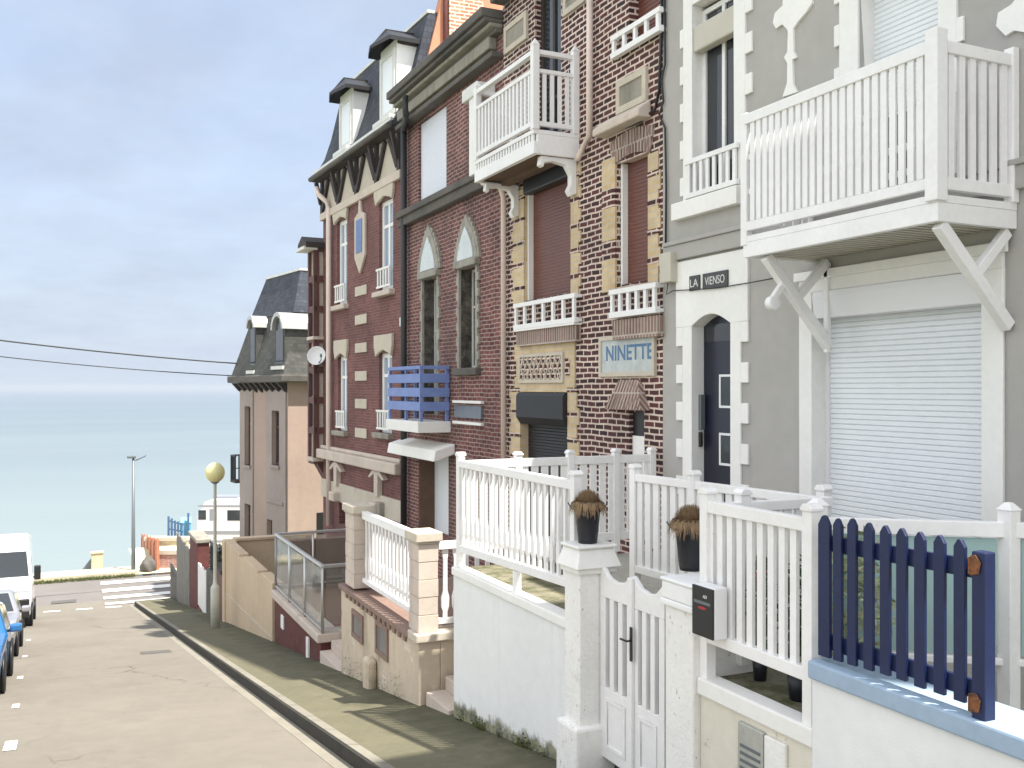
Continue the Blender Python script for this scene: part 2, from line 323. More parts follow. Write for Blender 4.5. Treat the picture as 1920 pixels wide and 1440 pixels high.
# ------------------------------------------------------------------ ground levels
XK, XW = 2.7, 4.17
def fz(Y):
    if Y < 42: return -.156*Y
    if Y < 48: t = Y-42; return -.156*42-.156*(t-t*t/12)
    return -.156*42-.156*3
def road_z(X, Y): return fz(Y)+.03*(2.7-X)*max(0, min(1, (47-Y)/6))
def pave_z(Y, X=None): return fz(Y)+.17
def sheet(name, x0, x1, y0, y1, nx, ny, fn, m, kind='structure'):
    mb = MB(); vs = []; fs = []
    for j in range(ny+1):
        for i in range(nx+1):
            X = x0+(x1-x0)*i/nx; Y = y0+(y1-y0)*j/ny; vs.append((X, Y, fn(X, Y)))
    for j in range(ny):
        for i in range(nx):
            a = j*(nx+1)+i; fs.append((a, a+1, a+nx+2, a+nx+1))
    mb.add(vs, fs, True); o = mb.build(name, m, recalc=False); o['kind'] = kind; return o
sheet('road', -3.4, 2.52, -10, 46, 8, 112, road_z, M['asphalt'])
sheet('road', 2.52, XK, -10, 44, 1, 108, lambda X, Y: road_z(X, Y)+.004, M['gutter'])
sheet('seafront_road', -60, 20, 46, 51.5, 16, 12, lambda X, Y: fz(Y)-.004 if Y > 46 else fz(Y)-.004, M['asphalt2'])
def strip(name, x0, x1, y0, y1, fn_top, drop, m, step=.5):
    mb = MB(); n = int((y1-y0)/step)
    for i in range(n):
        a = y0+(y1-y0)*i/n; b = y0+(y1-y0)*(i+1)/n
        za, zb = fn_top(a), fn_top(b)
        mb.quad((x0, a, za), (x1, a, za), (x1, b, zb), (x0, b, zb))
        mb.quad((x0, a, za-drop), (x0, b, zb-drop), (x0, b, zb), (x0, a, za))
        mb.quad((x1, a, za), (x1, b, zb), (x1, b, zb-drop), (x1, a, za-drop))
    mb.quad((x0, y0, fn_top(y0)-drop), (x1, y0, fn_top(y0)-drop), (x1, y0, fn_top(y0)), (x0, y0, fn_top(y0)))
    mb.quad((x0, y1, fn_top(y1)-drop), (x1, y1, fn_top(y1)-drop), (x1, y1, fn_top(y1)), (x0, y1, fn_top(y1)))
    o = mb.build(name, m, recalc=False); o['kind'] = 'structure'; return o
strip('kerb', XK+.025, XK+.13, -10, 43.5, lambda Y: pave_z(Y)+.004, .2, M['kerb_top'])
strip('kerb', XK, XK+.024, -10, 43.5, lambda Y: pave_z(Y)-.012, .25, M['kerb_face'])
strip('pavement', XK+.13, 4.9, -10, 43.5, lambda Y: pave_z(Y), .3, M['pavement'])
strip('kerb', -3.55, -3.4, -10, 43, lambda Y: road_z(-3.4, Y)+.13, .3, M['kerb_top'])
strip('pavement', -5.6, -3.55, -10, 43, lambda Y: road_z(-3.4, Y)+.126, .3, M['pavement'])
# land under everything, then the promenade, the shingle and the sea
mb = MB(); g0 = -.6
for (x0, x1) in ((-40, -5.6), (4.9, 40)):
    for i in range(28):
        a, b = -10+2*i, -8+2*i
        mb.quad((x0, a, fz(a)-.2), (x1, a, fz(a)-.2), (x1, b, fz(b)-.2), (x0, b, fz(b)-.2))
o = mb.build('ground', M['grass_strip'], recalc=False); o['kind'] = 'structure'
sheet('pavement', -60, 60, 51.5, 54, 20, 1, lambda X, Y: fz(60)+.10, M['promenade'])
sheet('ground', 20, 60, 46, 51.5, 4, 2, lambda X, Y: fz(60)-.02, M['shingle'])
SEA = E-15.0
sheet('beach', -300, 300, 54, 74, 30, 8, lambda X, Y: fz(60)+.09+(SEA-.3-fz(60)-.09)*min(1, (Y-54)/19), M['shingle'])
# ------------------------------------------------------------------ shared builders
def facade(mb, u0, u1, z0, z1, ops, depth=.2, x=0):
    us = sorted({u0, u1}|{q for o in ops for q in o[:2]}); zs = sorted({z0, z1}|{q for o in ops for q in o[2:4]})
    us = [u for u in us if u0 <= u <= u1]; zs = [z for z in zs if z0 <= z <= z1]
    for i in range(len(us)-1):
        for j in range(len(zs)-1):
            cu, cz = (us[i]+us[i+1])/2, (zs[j]+zs[j+1])/2
            if any(o[0] < cu < o[1] and o[2] < cz < o[3] for o in ops): continue
            mb.quad((x, us[i], zs[j]), (x, us[i+1], zs[j]), (x, us[i+1], zs[j+1]), (x, us[i], zs[j+1]))
    for o in ops:
        a, b, c, d = o[:4]; t = o[4] if len(o) > 4 else depth
        for p, q in (((a, c), (a, d)), ((b, c), (b, d)), ((a, c), (b, c)), ((a, d), (b, d))):
            mb.quad((x, *p), (x+t, *p), (x+t, *q), (x, *q))
def shell(mb, u0, u1, z0, z1, D):
    for u in (u0, u1): mb.quad((0, u, z0), (D, u, z0), (D, u, z1), (0, u, z1))
    mb.quad((D, u0, z0), (D, u1, z0), (D, u1, z1), (D, u0, z1)); mb.quad((0, u0, z1), (D, u0, z1), (D, u1, z1), (0, u1, z1))
def panel(mb, R, x0, x1): mb.box(x0, x1, R[0], R[1], R[2], R[3])
def slats(mb, R, x, pitch=.05, bulge=.010):
    u0, u1, z0, z1 = R; n = max(1, round((z1-z0)/pitch)); h = (z1-z0)/n
    for i in range(n):
        a = z0+i*h
        pr = [(x, a), (x-bulge, a+h*.18), (x-bulge, a+h*.82), (x, a+h*.97)]
        for p, q in zip(pr, pr[1:]): mb.quad((p[0], u0, p[1]), (p[0], u1, p[1]), (q[0], u1, q[1]), (q[0], u0, q[1]))
        mb.quad((x+.004, u0, a+h*.97), (x+.004, u1, a+h*.97), (x, u1, a+h), (x, u0, a+h))
def frame(mb, R, x0, x1, w, mull=0, trans=()):
    u0, u1, z0, z1 = R
    mb.box(x0, x1, u0, u0+w, z0, z1); mb.box(x0, x1, u1-w, u1, z0, z1)
    mb.box(x0, x1, u0+w, u1-w, z0, z0+w); mb.box(x0, x1, u0+w, u1-w, z1-w, z1)
    for i in range(mull):
        c = u0+(u1-u0)*(i+1)/(mull+1); mb.box(x0+.003, x1-.003, c-w*.45, c+w*.45, z0+w, z1-w)
    for t in trans:
        c = z0+(z1-z0)*t; mb.box(x0+.006, x1-.006, u0+w, u1-w, c-w*.35, c+w*.35)
def window(root, R, x, fm='white_paint', gm='glass', w=.055, mull=0, trans=(), name='window'):
    mb = MB(); frame(mb, R, x-.05, x, w, mull, trans); wn = mb.build(name, M[fm], root)
    g = MB(); g.box(x-.022, x-.014, R[0]+w*.6, R[1]-w*.6, R[2]+w*.6, R[3]-w*.6); g.build('pane', M[gm], wn)
    return wn
PROF = [(.020, 0), (.020, .10), (.034, .16), (.036, .30), (.019, .40), (.018, .86), (.026, .93), (.026, 1)]
def baluster(o, dr, z0, z1, w=1.0, th=.028, style='turned', hw=.03):
    mb = MB(); h = z1-z0
    if style == 'turned': pr = [(a*w, z0+b*h) for a, b in PROF]; pts = pr+[(-a, b) for a, b in reversed(pr)]
    elif style == 'point': pts = [(-hw, z0), (hw, z0), (hw, z1-hw*1.25), (hw*.35, z1-.008), (0, z1), (-hw*.35, z1-.008), (-hw, z1-hw*1.25)]
    else: pts = [(-hw, z0), (hw, z0), (hw, z1), (-hw, z1)]
    mb.vpoly(o, dr, pts, th); return mb
def fence(label, p0, p1, zt, zb, n, m='white_paint', posts=(0, 1), pw=.085, ptop=.09, pbot=-.1, rail=(.07, .075), style='turned', hw=.03, parent=None, name='railing', cat='railing', group=None, zt1=None, zb1=None, cap=True, brail=None, w=1.0):
    d = Vector((p1[0]-p0[0], p1[1]-p0[1])); Lg = d.length; dr = (d.x/Lg, d.y/Lg)
    zt1 = zt if zt1 is None else zt1; zb1 = zb if zb1 is None else zb1
    T = lambda t: (p0[0]+d.x*t, p0[1]+d.y*t)
    if parent is None: root = thing(name, label, cat, (p0[0], p0[1], zb+pbot), group)
    else: root = parent
    r = MB(); r.bar((*T(0), zt), (*T(1), zt1), rail[0], rail[1]); r.build('top_rail', M[m], root, .006)
    br = brail or rail
    r = MB(); r.bar((*T(0), zb), (*T(1), zb1), br[0], br[1]); r.build('bottom_rail', M[m], root, .006)
    for t in posts:
        q = T(t); a = MB(); za, zc = zb+(zb1-zb)*t+pbot, zt+(zt1-zt)*t+ptop
        a.vpoly(q, dr, [(-pw/2, za), (pw/2, za), (pw/2, zc), (-pw/2, zc)], pw)
        if cap: a.vpoly(q, dr, [(-pw*.62, zc), (pw*.62, zc), (pw*.62, zc+.018), (pw*.3, zc+.045), (-pw*.3, zc+.045), (-pw*.62, zc+.018)], pw*1.24)
        a.build('post', M[m], root, .005)
    for i in range(n):
        t = (i+.7)/(n+.4)
        baluster(T(t), dr, zb+(zb1-zb)*t+br[1]/2, zt+(zt1-zt)*t-rail[1]/2, w, style=style, hw=hw).build('baluster', M[m], root)
    return root
def text_mb(txt, w, h, fn, bold=0):                     # fn(u, v, t) -> 3-D; text scaled to w x h
    cu = bpy.data.curves.new('txt', 'FONT'); cu.body = txt; cu.size = 1; cu.extrude = .02; cu.offset = bold
    to = bpy.data.objects.new('txt', cu); COL.objects.link(to)
    bpy.context.view_layer.update()
    me = bpy.data.meshes.new_from_object(to.evaluated_get(bpy.context.evaluated_depsgraph_get()))
    xs = [v.co.x for v in me.vertices]; ys = [v.co.y for v in me.vertices]
    x0, x1, y0, y1 = min(xs), max(xs), min(ys), max(ys)
    mb = MB(); mb.add([fn((v.co.x-x0)/(x1-x0)*w, (v.co.y-y0)/(y1-y0)*h, v.co.z) for v in me.vertices], [tuple(p.vertices) for p in me.polygons])
    bpy.data.objects.remove(to); bpy.data.curves.remove(cu); bpy.data.meshes.remove(me); return mb
def leaves(mb, c, rx, ry, rz, n, size, tilt=1.0, hollow=.3):
    for _ in range(n):
        while True:
            p = Vector((random.uniform(-1, 1), random.uniform(-1, 1), random.uniform(-1, 1)))
            if hollow < p.length < 1: break
        p = Vector((c[0]+p.x*rx, c[1]+p.y*ry, c[2]+p.z*rz))
        a = Vector((random.gauss(0, 1), random.gauss(0, 1), random.gauss(0, tilt))).normalized()
        b = a.cross(Vector((random.gauss(0, 1), random.gauss(0, 1), random.gauss(0, 1)))).normalized()
        s_ = size*random.uniform(.6, 1.4)
        mb.add([p-a*s_, p+b*s_*.45, p+a*s_, p-b*s_*.45], [(0, 1, 2, 3)])
# ================================================================== GREY HOUSE
F = Fac(7, 0, 0)
TZ = E-2.07                      # terrace level of the grey house
YB = F.P(1243)[0]                # party line grey / brick
g = thing('house', 'greige rendered house with white quoins, navy front door and large white balcony', 'house', (0, YB-4, TZ-.3), frame=F)
GT = E+5.06
oD = F.R(1300, 1373, 590, 900); oD = (oD[0], oD[1], TZ+.1, oD[3])
oW = F.R(1301, 1380, -14, 366)
oB = F.R(1612, 1764, -75, 380); oB = (oB[0], oB[1], E+1.5, oB[3])
oG = F.R(1526, 1845, 548, 985, 1526); oG = (oG[0], oG[1], TZ+.05, oG[3])
mb = MB(); facade(mb, .6, YB, TZ-2.6, GT, [oD+(.22,), oW+(.2,), oB+(.25,), oG+(.24,)]); shell(mb, .6, YB, TZ-2.6, GT, 9)
mb.build('wall', M['greige'], g)
mb = MB(); mb.py_([(-.08, GT+.003), (9.3, GT+.003), (4.5, GT+2.4)], .55, YB+.02); mb.px_([(.55, GT+.01), (3.6, GT+.01), (3.6, GT+4.7), (2.1, GT+6.0), (.55, GT+4.7)], -.25, 5); mb.build('roof', M['slate'], g)  # the tall front block is an added, unseen gable that shades the near pavement
mb = MB(); mb.box(-.07, -.003, .6, YB, GT-.04, GT-.002); mb.build('cornice', M['trim'], g, .03)
c = F.R(1272, 1395, 452, 488, 1275); mb = MB(); mb.box(-.06, -.002, .6, YB-.1, c[2], c[3]-.05); mb.box(-.085, -.002, .6, YB-.1, c[3]-.05, c[3]); mb.build('string_course', M['greige'], g, .01)
# reveals and surrounds, white
def liner(mb, o, t, x1):
    a, b, c_, d = o[:4]
    mb.box(-.03, x1, a-t, a+.004, c_, d+t); mb.box(-.03, x1, b-.004, b+t, c_, d+t); mb.box(-.03, x1, a+.004, b-.004, d-.004, d+t)
def teeth(mb, edge_u, du, z0, z1, n, x=-.03, first=0):
    h = (z1-z0)/(2*n)
    for i in range(n):
        a = z0+h*(2*i+first); mb.box(x, .002, min(edge_u, edge_u+du), max(edge_u, edge_u+du), a, a+h)
mb = MB()
sl, sr = F.P(1283)[0], F.P(1392)[0]
zc = F.P(1275, 492)[1]
mb.box(-.03, .19, oD[1]-.003, sl, oD[2]-.1, oD[3]); mb.box(-.03, .002, sr, oD[0]+.003, oD[2]-.1, oD[3])
L0, L1 = F.P(1406)[0], F.P(1271)[0]
arch = [(oD[0]+(oD[1]-oD[0])*i/10, oD[3]-.12+.13*math.sin(math.pi*i/10)) for i in range(11)]
mb.px_([(L0, oD[3]-.12), (L0, zc), (L1, zc), (L1, oD[3]-.12)]+list(reversed(arch)), -.034, .19)
teeth(mb, sr, L0-sr, oD[2]-.05, oD[3]-.12, 6, -.031, 1); teeth(mb, sl, L1-sl, oD[2]-.05, oD[3]-.12, 6, -.031, 1)
mb.build('door_surround', M['trim'], g, .008)
mb = MB(); d0 = .2; mb.box(d0-.045, d0, oD[0], oD[1], oD[2], oD[3]); dr = mb.build('front_door', M['navy_door'], g)
for (ya, yb) in ((702, 765), (812, 873)):
    r = F.R(1350, 1371, ya, yb, x=.155); r = (r[0]-.12, r[1], r[2], r[3]); mb = MB(); frame(mb, r, d0-.06, d0-.046, .028); mb.build('glazing_bead', M['plaster_white'], dr)
    mb = MB(); mb.box(d0-.052, d0-.0465, r[0]+.03, r[1]-.03, r[2]+.03, r[3]-.03); mb.build('pane', M['glass'], dr)
mb = MB(); q = F.R(1332, 1370, 607, 640, x=.155); mb.box(d0-.055, d0-.046, oD[0]+.06, oD[1]-.06, q[2], q[3]); mb.build('transom', M['glass'], dr)
mb = MB(); h = oD[0]+.32; mb.tube([(d0-.1, h+.5, TZ+1.0), (d0-.1, h+.5, TZ+1.22)], .014); mb.build('handle', M['steel'], dr)
# upper window
mb = MB(); wl, wr = F.P(1284)[0], F.P(1400)[0]
mb.box(-.03, .17, oW[1]-.003, wl, oW[2]-.02, GT-.05); mb.box(-.03, .17, wr, oW[0]+.003, oW[2]-.02, GT-.05); mb.box(-.03, .17, oW[0]+.003, oW[1]-.003, oW[3]-.003, GT-.05)
teeth(mb, wr, F.P(1413)[0]-wr, oW[2]+.1, oW[3], 5, -.031); teeth(mb, wl, F.P(1278)[0]-wl, oW[2]+.1, oW[3], 5, -.031)
s_ = F.R(1269, 1392, 378, 410, 1290); mb.box(-.09, .17, F.P(1392)[0], F.P(1269)[0], s_[2], s_[3]); mb.build('window_surround', M['trim'], g, .008)
r = (oW[0], oW[1], oW[2]+.05, oW[3]-.05); window(g, r, .18, mull=1, w=.06)
b = F.R(1323, 1379, 22, 72, 1350, x=-.02); mb = MB(); mb.px_([(oW[0]+.006, b[2]), (oW[1]-.006, b[2]), (oW[1]-.006, b[3]), (oW[0]+.006, b[3])], -.015, .12); mb.build('shutter_box', M['plastic_beige'], g, .02)
bl = F.R(1286, 1384, 300, 368, 1292, x=-.06)
bp = MB(); bp.box(-.085, -.04, bl[0], bl[1], bl[3]-.06, bl[3]); bp.box(-.085, -.04, bl[0], bl[1], bl[2]-.03, bl[2]+.03)
bb = bp.build('window_railing', M['white_paint'], g, .004)
for i in range(8):
    u = bl[0]+(bl[1]-bl[0])*(i+.5)/8; q = MB(); q.box(-.072, -.05, u-.028, u+.028, bl[2]+.03, bl[3]-.06); q.build('baluster', M['white_paint'], bb)
# white ornaments
orn = [(645, -30), (640, 30), (600, 70), (590, 120), (605, 150), (638, 128), (660, 150), (668, 165), (665, 270), (648, 300), (665, 330), (664, 430), (640, 505), (715, 480), (695, 440), (690, 312), (712, 300), (697, 268), (695, 150), (722, 112), (765, 62), (792, 20), (792, -30)]
mb = MB(); mb.px_(F.G([(1240+a*.3611, b*.3611) for a, b in orn]), -.03, -.001); mb.build('plaster_ornament', M['trim'], g)
orn2 = [(1925, -20), (1900, 10), (1876, 25), (1872, 50), (1890, 68), (1905, 58), (1930, 62), (1985, 70), (1990, -20)]
mb = MB(); mb.px_(F.G(orn2), -.03, -.001); mb.build('plaster_ornament', M['trim'], g)
# balcony door with shutter
mb = MB(); a0, a1 = F.P(1797)[0], F.P(1577)[0]
mb.box(-.03, .2, oB[1]-.003, a1, oB[2], oB[3]+.35); mb.box(-.03, .2, a0, oB[0]+.003, oB[2], oB[3]+.35); mb.box(-.03, .2, oB[0]+.003, oB[1]-.003, oB[3]-.003, oB[3]+.35)
teeth(mb, a1, .07, oB[2]+.2, oB[3]+.3, 6, -.031); teeth(mb, a0, -.07, oB[2]+.2, oB[3]+.3, 6, -.031); mb.build('window_surround', M['trim'], g, .008)
mb = MB(); zsh = F.P(1700, 175)[1]; slats(mb, (oB[0]+.003, oB[1]-.003, zsh, oB[3]), .2, .05); mb.build('roller_shutter', M['white_shutter'], g)
window(g, (oB[0], oB[1], oB[2], zsh), .24, mull=1, trans=(.45,), w=.09)
# garage-width shutter
mb = MB(); a0, a1 = F.P(1885)[0], F.P(1503)[0]; zt_ = F.P(1505, 518)[1]
mb.box(-.035, .22, oG[1]-.003, a1, TZ-.1, oG[3]); mb.box(-.035, .22, a0, oG[0]+.003, TZ-.1, oG[3]); mb.box(-.035, .22, a0, a1, oG[3]+.0, zt_)
mb.box(-.07, -.036, a0-.06, a1+.05, zt_-.06, zt_+.03); mb.build('shutter_surround', M['trim'], g, .008)
bz = F.P(1535, 597, -.04)[1]
mb = MB(); mb.py_([(.16, oG[3]-.005), (-.05, oG[3]-.005), (-.055, oG[3]-.06), (-.03, bz), (.16, bz)], oG[0]+.004, oG[1]-.03); mb.build('shutter_box', M['plaster_white'], g, .008)
mb = MB(); slats(mb, (oG[0]+.05, oG[1]-.05, oG[2], bz+.01), .19, .052, .011); mb.build('roller_shutter', M['white_shutter'], g)
mb = MB(); mb.box(.15, .2, oG[0]+.003, oG[0]+.05, oG[2], bz); mb.box(.15, .2, oG[1]-.05, oG[1]-.003, oG[2], bz); mb.build('guide_rail', M['plaster_white'], g)
# letterbox and name plates
r = F.R(1304, 1318, 740, 830, x=.08); mb = MB(); mb.box(.07, .14, oD[1]-.055, oD[1]-.004, r[2]+.16, r[3]); mb.build('letter_slot', M['mast'], g, .006)
mb = MB(); mb.box(.07, .11, oD[1]-.05, oD[1]-.004, r[2]-.05, r[2]+.13); mb.build('intercom', M['black'], g, .006)
for (p0, p1, ya, yb, tx) in ((1299, 1318, 517, 545, 'LA'), (1324, 1371, 510, 540, 'VIENSO')):
    r = F.R(p0, p1, ya, yb); mb = MB(); mb.box(-.055, -.036, *r); pl = mb.build('name_plate', M['sign_dark'], g, .003)
    t = text_mb(tx, (r[1]-r[0])*.78, (r[3]-r[2])*.52, lambda u, v, q, r=r: (-.056-q*.1, r[1]-(r[1]-r[0])*.11-u, r[2]+(r[3]-r[2])*.24+v)); t.build('lettering', M['sign_light'], pl)
# big balcony
BX = -.9; b0, b1 = yx(1758, 6.1), yx(1393, 6.1)
zf0, zf1 = E+1.29, E+1.50
mb = MB(); mb.box(BX, -.004, b0, b1, zf1-.06, zf1); bal = mb.build('balcony', M['white_paint'], g)
q = MB(); q.box(BX, BX+.06, b0, b1, zf0, zf1-.061); q.box(BX+.06, -.004, b0, b0+.06, zf0, zf1-.061); q.box(BX+.06, -.004, b1-.06, b1, zf0, zf1-.061); q.build('fascia', M['white_paint'], bal, .006)
q = MB()
for i in range(24):
    u = b0+.09+(b1-b0-.18)*i/23; q.box(BX+.065, -.02, u-.026, u+.026, zf0+.02, zf0+.032)
q.build('soffit_slats', M['plastic_beige'], bal)
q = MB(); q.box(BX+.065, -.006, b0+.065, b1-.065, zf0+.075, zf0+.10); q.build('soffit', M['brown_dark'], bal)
rt, rb = E+2.70, E+1.64
q = MB(); q.box(BX-.02, BX+.06, b0+.05, b1-.04, rt-.1, rt); q.build('top_rail', M['white_paint'], bal, .006)
q = MB(); q.box(BX-.005, BX+.045, b0+.05, b1-.04, rb-.09, rb); q.build('bottom_rail', M['white_paint'], bal, .006)
for z_ in (rb+.30, rb+.64):
    q = MB(); q.box(BX+.021, BX+.05, b0+.05, b1-.04, z_-.028, z_+.028); q.build('middle_rail', M['white_paint'], bal)
nb = 23
for i in range(nb):
    u = b0+.12+(b1-b0-.22)*(i+.5)/nb; hw = .031
    q = MB(); q.box(BX-.006, BX+.018, u-hw, u+hw, rb, rt-.1); q.build('baluster', M['white_paint'], bal)
q = MB(); q.box(BX-.03, BX+.09, b0-.02, b0+.10, zf1-.05, rt+.08); q.build('corner_post', M['white_paint'], bal, .008)
q = MB(); q.box(BX-.01, BX+.07, b1-.06, b1+.03, zf0+.12, rt+.02); q.build('corner_post', M['white_paint'], bal, .008)
for (u, hw_) in ((b0+.02, .03), (b1-.03, .03)):
    q = MB(); q.box(BX+.1, -.02, u-hw_, u+hw_, rt-.1, rt-.003); q.build('top_rail', M['white_paint'], bal, .006)
    q = MB(); q.box(BX+.1, -.02, u-hw_, u+hw_, rb-.1, rb); q.build('bottom_rail', M['white_paint'], bal, .006)
    for i in range(6):
        x_ = BX+.1+(.72)*(i+.5)/6; w_ = .032
        q = MB(); q.box(x_-w_, x_+w_, u-.012, u+.012, rb, rt-.1); q.build('baluster', M['white_paint'], bal)
    q = MB(); q.box(-.08, -.006, u-.045, u+.045, zf1, rt+.05); q.build('wall_post', M['white_paint'], bal, .006)
def ybracket(u, zlo, name='bracket', curl=False):
    q = MB(); q.bar((BX+.08, u, zf0-.01), (-.03, u, zlo), .085, .10)
    q.bar((-.05, u, zf0-.02), (-.46, u, zf0-.42), .07, .085)
    q.bar((-.045, u, zf0-.03), (-.045, u, zlo-.06), .05, .06) if curl else None
    if curl: q.lathe([(0, -.04), (.07, -.04), (.07, .04), (0, .04)], (BX+.16, u, zf0-.46), 14, 'y'); q.bar((BX+.16, u, zf0-.42), (BX+.30, u, zf0-.25), .06, .06)
    return q.build(name, M['white_paint'], g, .008)
ybracket(b0+.06, E+.50); ybracket(b1-.25, E+.42, curl=True)
# electricity box and cable on the party line
r = F.R(1241, 1262, 474, 530, x=-.1); mb = MB(); mb.box(-.14, -.004, *r); mb.build('junction_box', M['plastic_beige'], None, .012, off=(7, r[0], r[2]-0) if 0 else (0, 0, 0)).location = (7, 0, 0)
jb = bpy.data.objects['junction_box']; tag(jb, 'beige electricity junction box high on the line between grey and brick houses', 'junction box')
u_ = (r[0]+r[1])/2+.02
def cable(label, pts, rad=.012, m='black', name='cable', group=None):
    q = MB(); q.tube(pts, rad, 6); o = q.build(name, M[m]); tag(o, label, 'cable', group); return o
W = lambda px, py, x=-.03: F.W(x, *F.P(px, py, x))
cable('black cable looping down the brick edge into the beige junction box', [W(1246, -20), W(1247, 120), W(1240, 150), W(1244, 190), W(1236, 215), W(1247, 240), W(1249, 350), W(1248, 475)], .014)
cable('thick black cable sagging from the brick house across to the party line', [W(1130, 245), W(1165, 242), W(1200, 228), W(1228, 205), W(1236, 170), W(1240, 60), W(1241, -20)], .02)
cable('thin grey cable strung from junction box past the name plates', [W(1252, 530, -.06), W(1250, 552, -.06), W(1262, 545, -.06), W(1300, 543, -.06), W(1345, 540, -.06), W(1400, 531, -.06), W(1450, 522, -.06)], .007)
# ================================================================== DARK BRICK HOUSE
YC = F.P(944)[0]
B2Z = -4.2
br = thing('house', 'dark purple brick house with cream brick window quoins and white corner balcony', 'house', (0, (YB+YC)/2, B2Z+1), frame=F)
BT = E+7.05
oA = F.R(984, 1072, 345, 556, 1030); oR = F.R(1158, 1217, 296, 530); oS = F.R(977, 1066, 735, 880); oS = (oS[0], oS[1], B2Z+1.3, oS[3])
oM = F.R(1180, 1208, 772, 900); oM = (oM[0], oM[1], B2Z+1.3, oM[3]); oU = F.R(1003, 1052, -110, 200); oU = (oU[0], oU[1], E+3.8, BT-.4); oV = F.R(1180, 1236, -150, 72); oV = (oV[0], oV[1], oV[2], BT-.4)
mb = MB(); facade(mb, YB+.004, YC, B2Z, BT, [oA+(.16,), oR+(.2,), oS+(.2,), oM+(.1,), oU+(.2,), oV+(.2,)]); shell(mb, YB+.004, YC, B2Z, BT, 9)
mb.build('wall', M['brick_dark'], br)
mb = MB(); mb.py_([(-.3, BT+.003), (9.2, BT+.003), (4.5, BT+2.2)], YB+.03, YC-.01); mb.build('roof', M['slate'], br)
mb = MB(); mb.box(-.28, -.003, YB+.03, YC-.02, BT-.35, BT-.01); mb.build('cornice', M['stone_dark'], br, .03)
# cream quoins in toothed courses
def quoin(u_in, u_out, z0, z1, x=-.02, step=.166, deep=.15, tooth=.07, sgn=1):
    q = MB(); n = int((z1-z0)/step)
    for i in range(n):
        a = z0+i*step; t = tooth if i % 2 else 0; e = u_out+sgn*t
        q.box(x, .003, min(u_in, e), max(u_in, e), a, a+step)
    q.box(.001, deep, min(u_in, u_in-sgn*.004), max(u_in, u_in-sgn*.004), z0, z1)
    zz_ = z0+.3
    while zz_ < z1-.1:
        bd = MB(); e = u_out+sgn*.02; bd.box(x-.006, .0, min(u_in-sgn*.006, e), max(u_in-sgn*.006, e), zz_, zz_+.07); zz_ += .38
        bd.build('brick_course', M['brick_dark'], br)
    return q
uq = F.P(964)[0]; q = quoin(oA[1], uq, oA[2]-.1, oA[3]+.25); q.v += []; q.build('quoin', M['brick_cream'], br)
q = quoin(oA[0], F.P(1086)[0], oA[2]-.1, oA[3]+.25, sgn=-1); q.build('quoin', M['brick_cream'], br)
def roundquoin(u0, u1, z0, z1, bands):          # bull-nosed reveal with dark brick bands
    for nm, mt, lo in (('quoin', 'brick_cream', 0), ('brick_course', 'brick_dark', 1)):
        z = z0; i = 0
        while z < z1:
            hh = bands[i % 2]; top = min(z+hh, z1)
            if i % 2 == lo:
                q = MB()
                pts = [(-.004, u1), (-.05-.002*lo, u1), (-.055-.002*lo, u0+.07), (-.03, u0+.02), (.16, u0-.002), (.16, u0+.05), (-.004, u0+.05)]
                q.prism(pts, lambda p, t: (p[0], p[1], t), z+.001, top-.001)
                q.build(nm, M[mt], br)
            z = top; i += 1
roundquoin(oR[1], F.P(1134)[0], F.P(1158, 532)[1]-.1, F.P(1158, 300)[1]+.05, (.46, .26))
q = quoin(oR[0], F.P(1236)[0], oR[2]-.1, oR[3], sgn=-1, step=.25, tooth=.05); q.build('quoin', M['brick_cream'], br)
def archbrick(u0, u1, zc, h, th=.33, x=-.03, n=11, name='brick_arch', mt='brick_brown', parent=None):
    q = MB()
    for i in range(n):
        a0, a1 = i/n, (i+.86)/n
        f = lambda a, rr: (u0+(u1-u0)*a+(a-.5)*rr*.55, zc+h*math.sin(math.pi*(.12+.76*a))+rr)
        q.px_([f(a0, 0), f(a1, 0), f(a1, th), f(a0, th)], x, .004)
    return q.build(name, M[mt], parent or br)
archbrick(oR[0]-.05, oR[1]+.1, oR[3]-.06, .12)
# brown shutters, white rails on the two main windows
for o_ in (oA, oR):
    mb = MB(); slats(mb, (o_[0]+.003, o_[1]-.045, o_[2], o_[3]), .14, .055, .003); mb.build('roller_shutter', M['brown_shutter'], br)
    mb = MB(); mb.box(.05, .15, o_[1]-.05, o_[1]-.003, o_[2], o_[3]); mb.build('guide_rail', M['trim'], br)
mb = MB(); mb.box(-.05, .12, oA[0]+.01, oA[1]-.01, oA[3]-.02, oA[3]+.34); mb.build('shutter_box', M['black'], br, .03)
def sill_rail(p0, p1, yt, yb, ref, n, x=-.12):
    a = F.R(p0, p1, yt, yb, ref, x); root_ = MB(); root_.box(x-.02, x+.05, a[0], a[1], a[3]-.07, a[3]); w_ = root_.build('window_railing', M['white_paint'], br, .005)
    q = MB(); q.box(x-.02, x+.06, a[0], a[1], a[2], a[2]+.08); q.build('bottom_rail', M['white_paint'], w_, .005)
    for i in range(n):
        u = a[0]+.06+(a[1]-a[0]-.12)*i/(n-1); q = MB(); q.box(x-.01, x+.03, u-.032, u+.032, a[2]+.08, a[3]-.07); q.build('baluster', M['white_paint'], w_)
    for u in (a[0]+.03, a[1]-.03):
        q = MB(); q.box(x, -.004, u-.025, u+.025, a[3]-.06, a[3]-.015); q.box(x, -.004, u-.025, u+.025, a[2]+.015, a[2]+.06); q.build('wall_bracket', M['white_paint'], w_)
    return a
a = sill_rail(964, 1079, 560, 612, 1020, 7); mb = MB(); mb.box(-.10, -.003, a[0]+.04, a[1]-.04, a[2]-.28, a[2]-.03); mb.build('sill', M['brick_brown'], br)
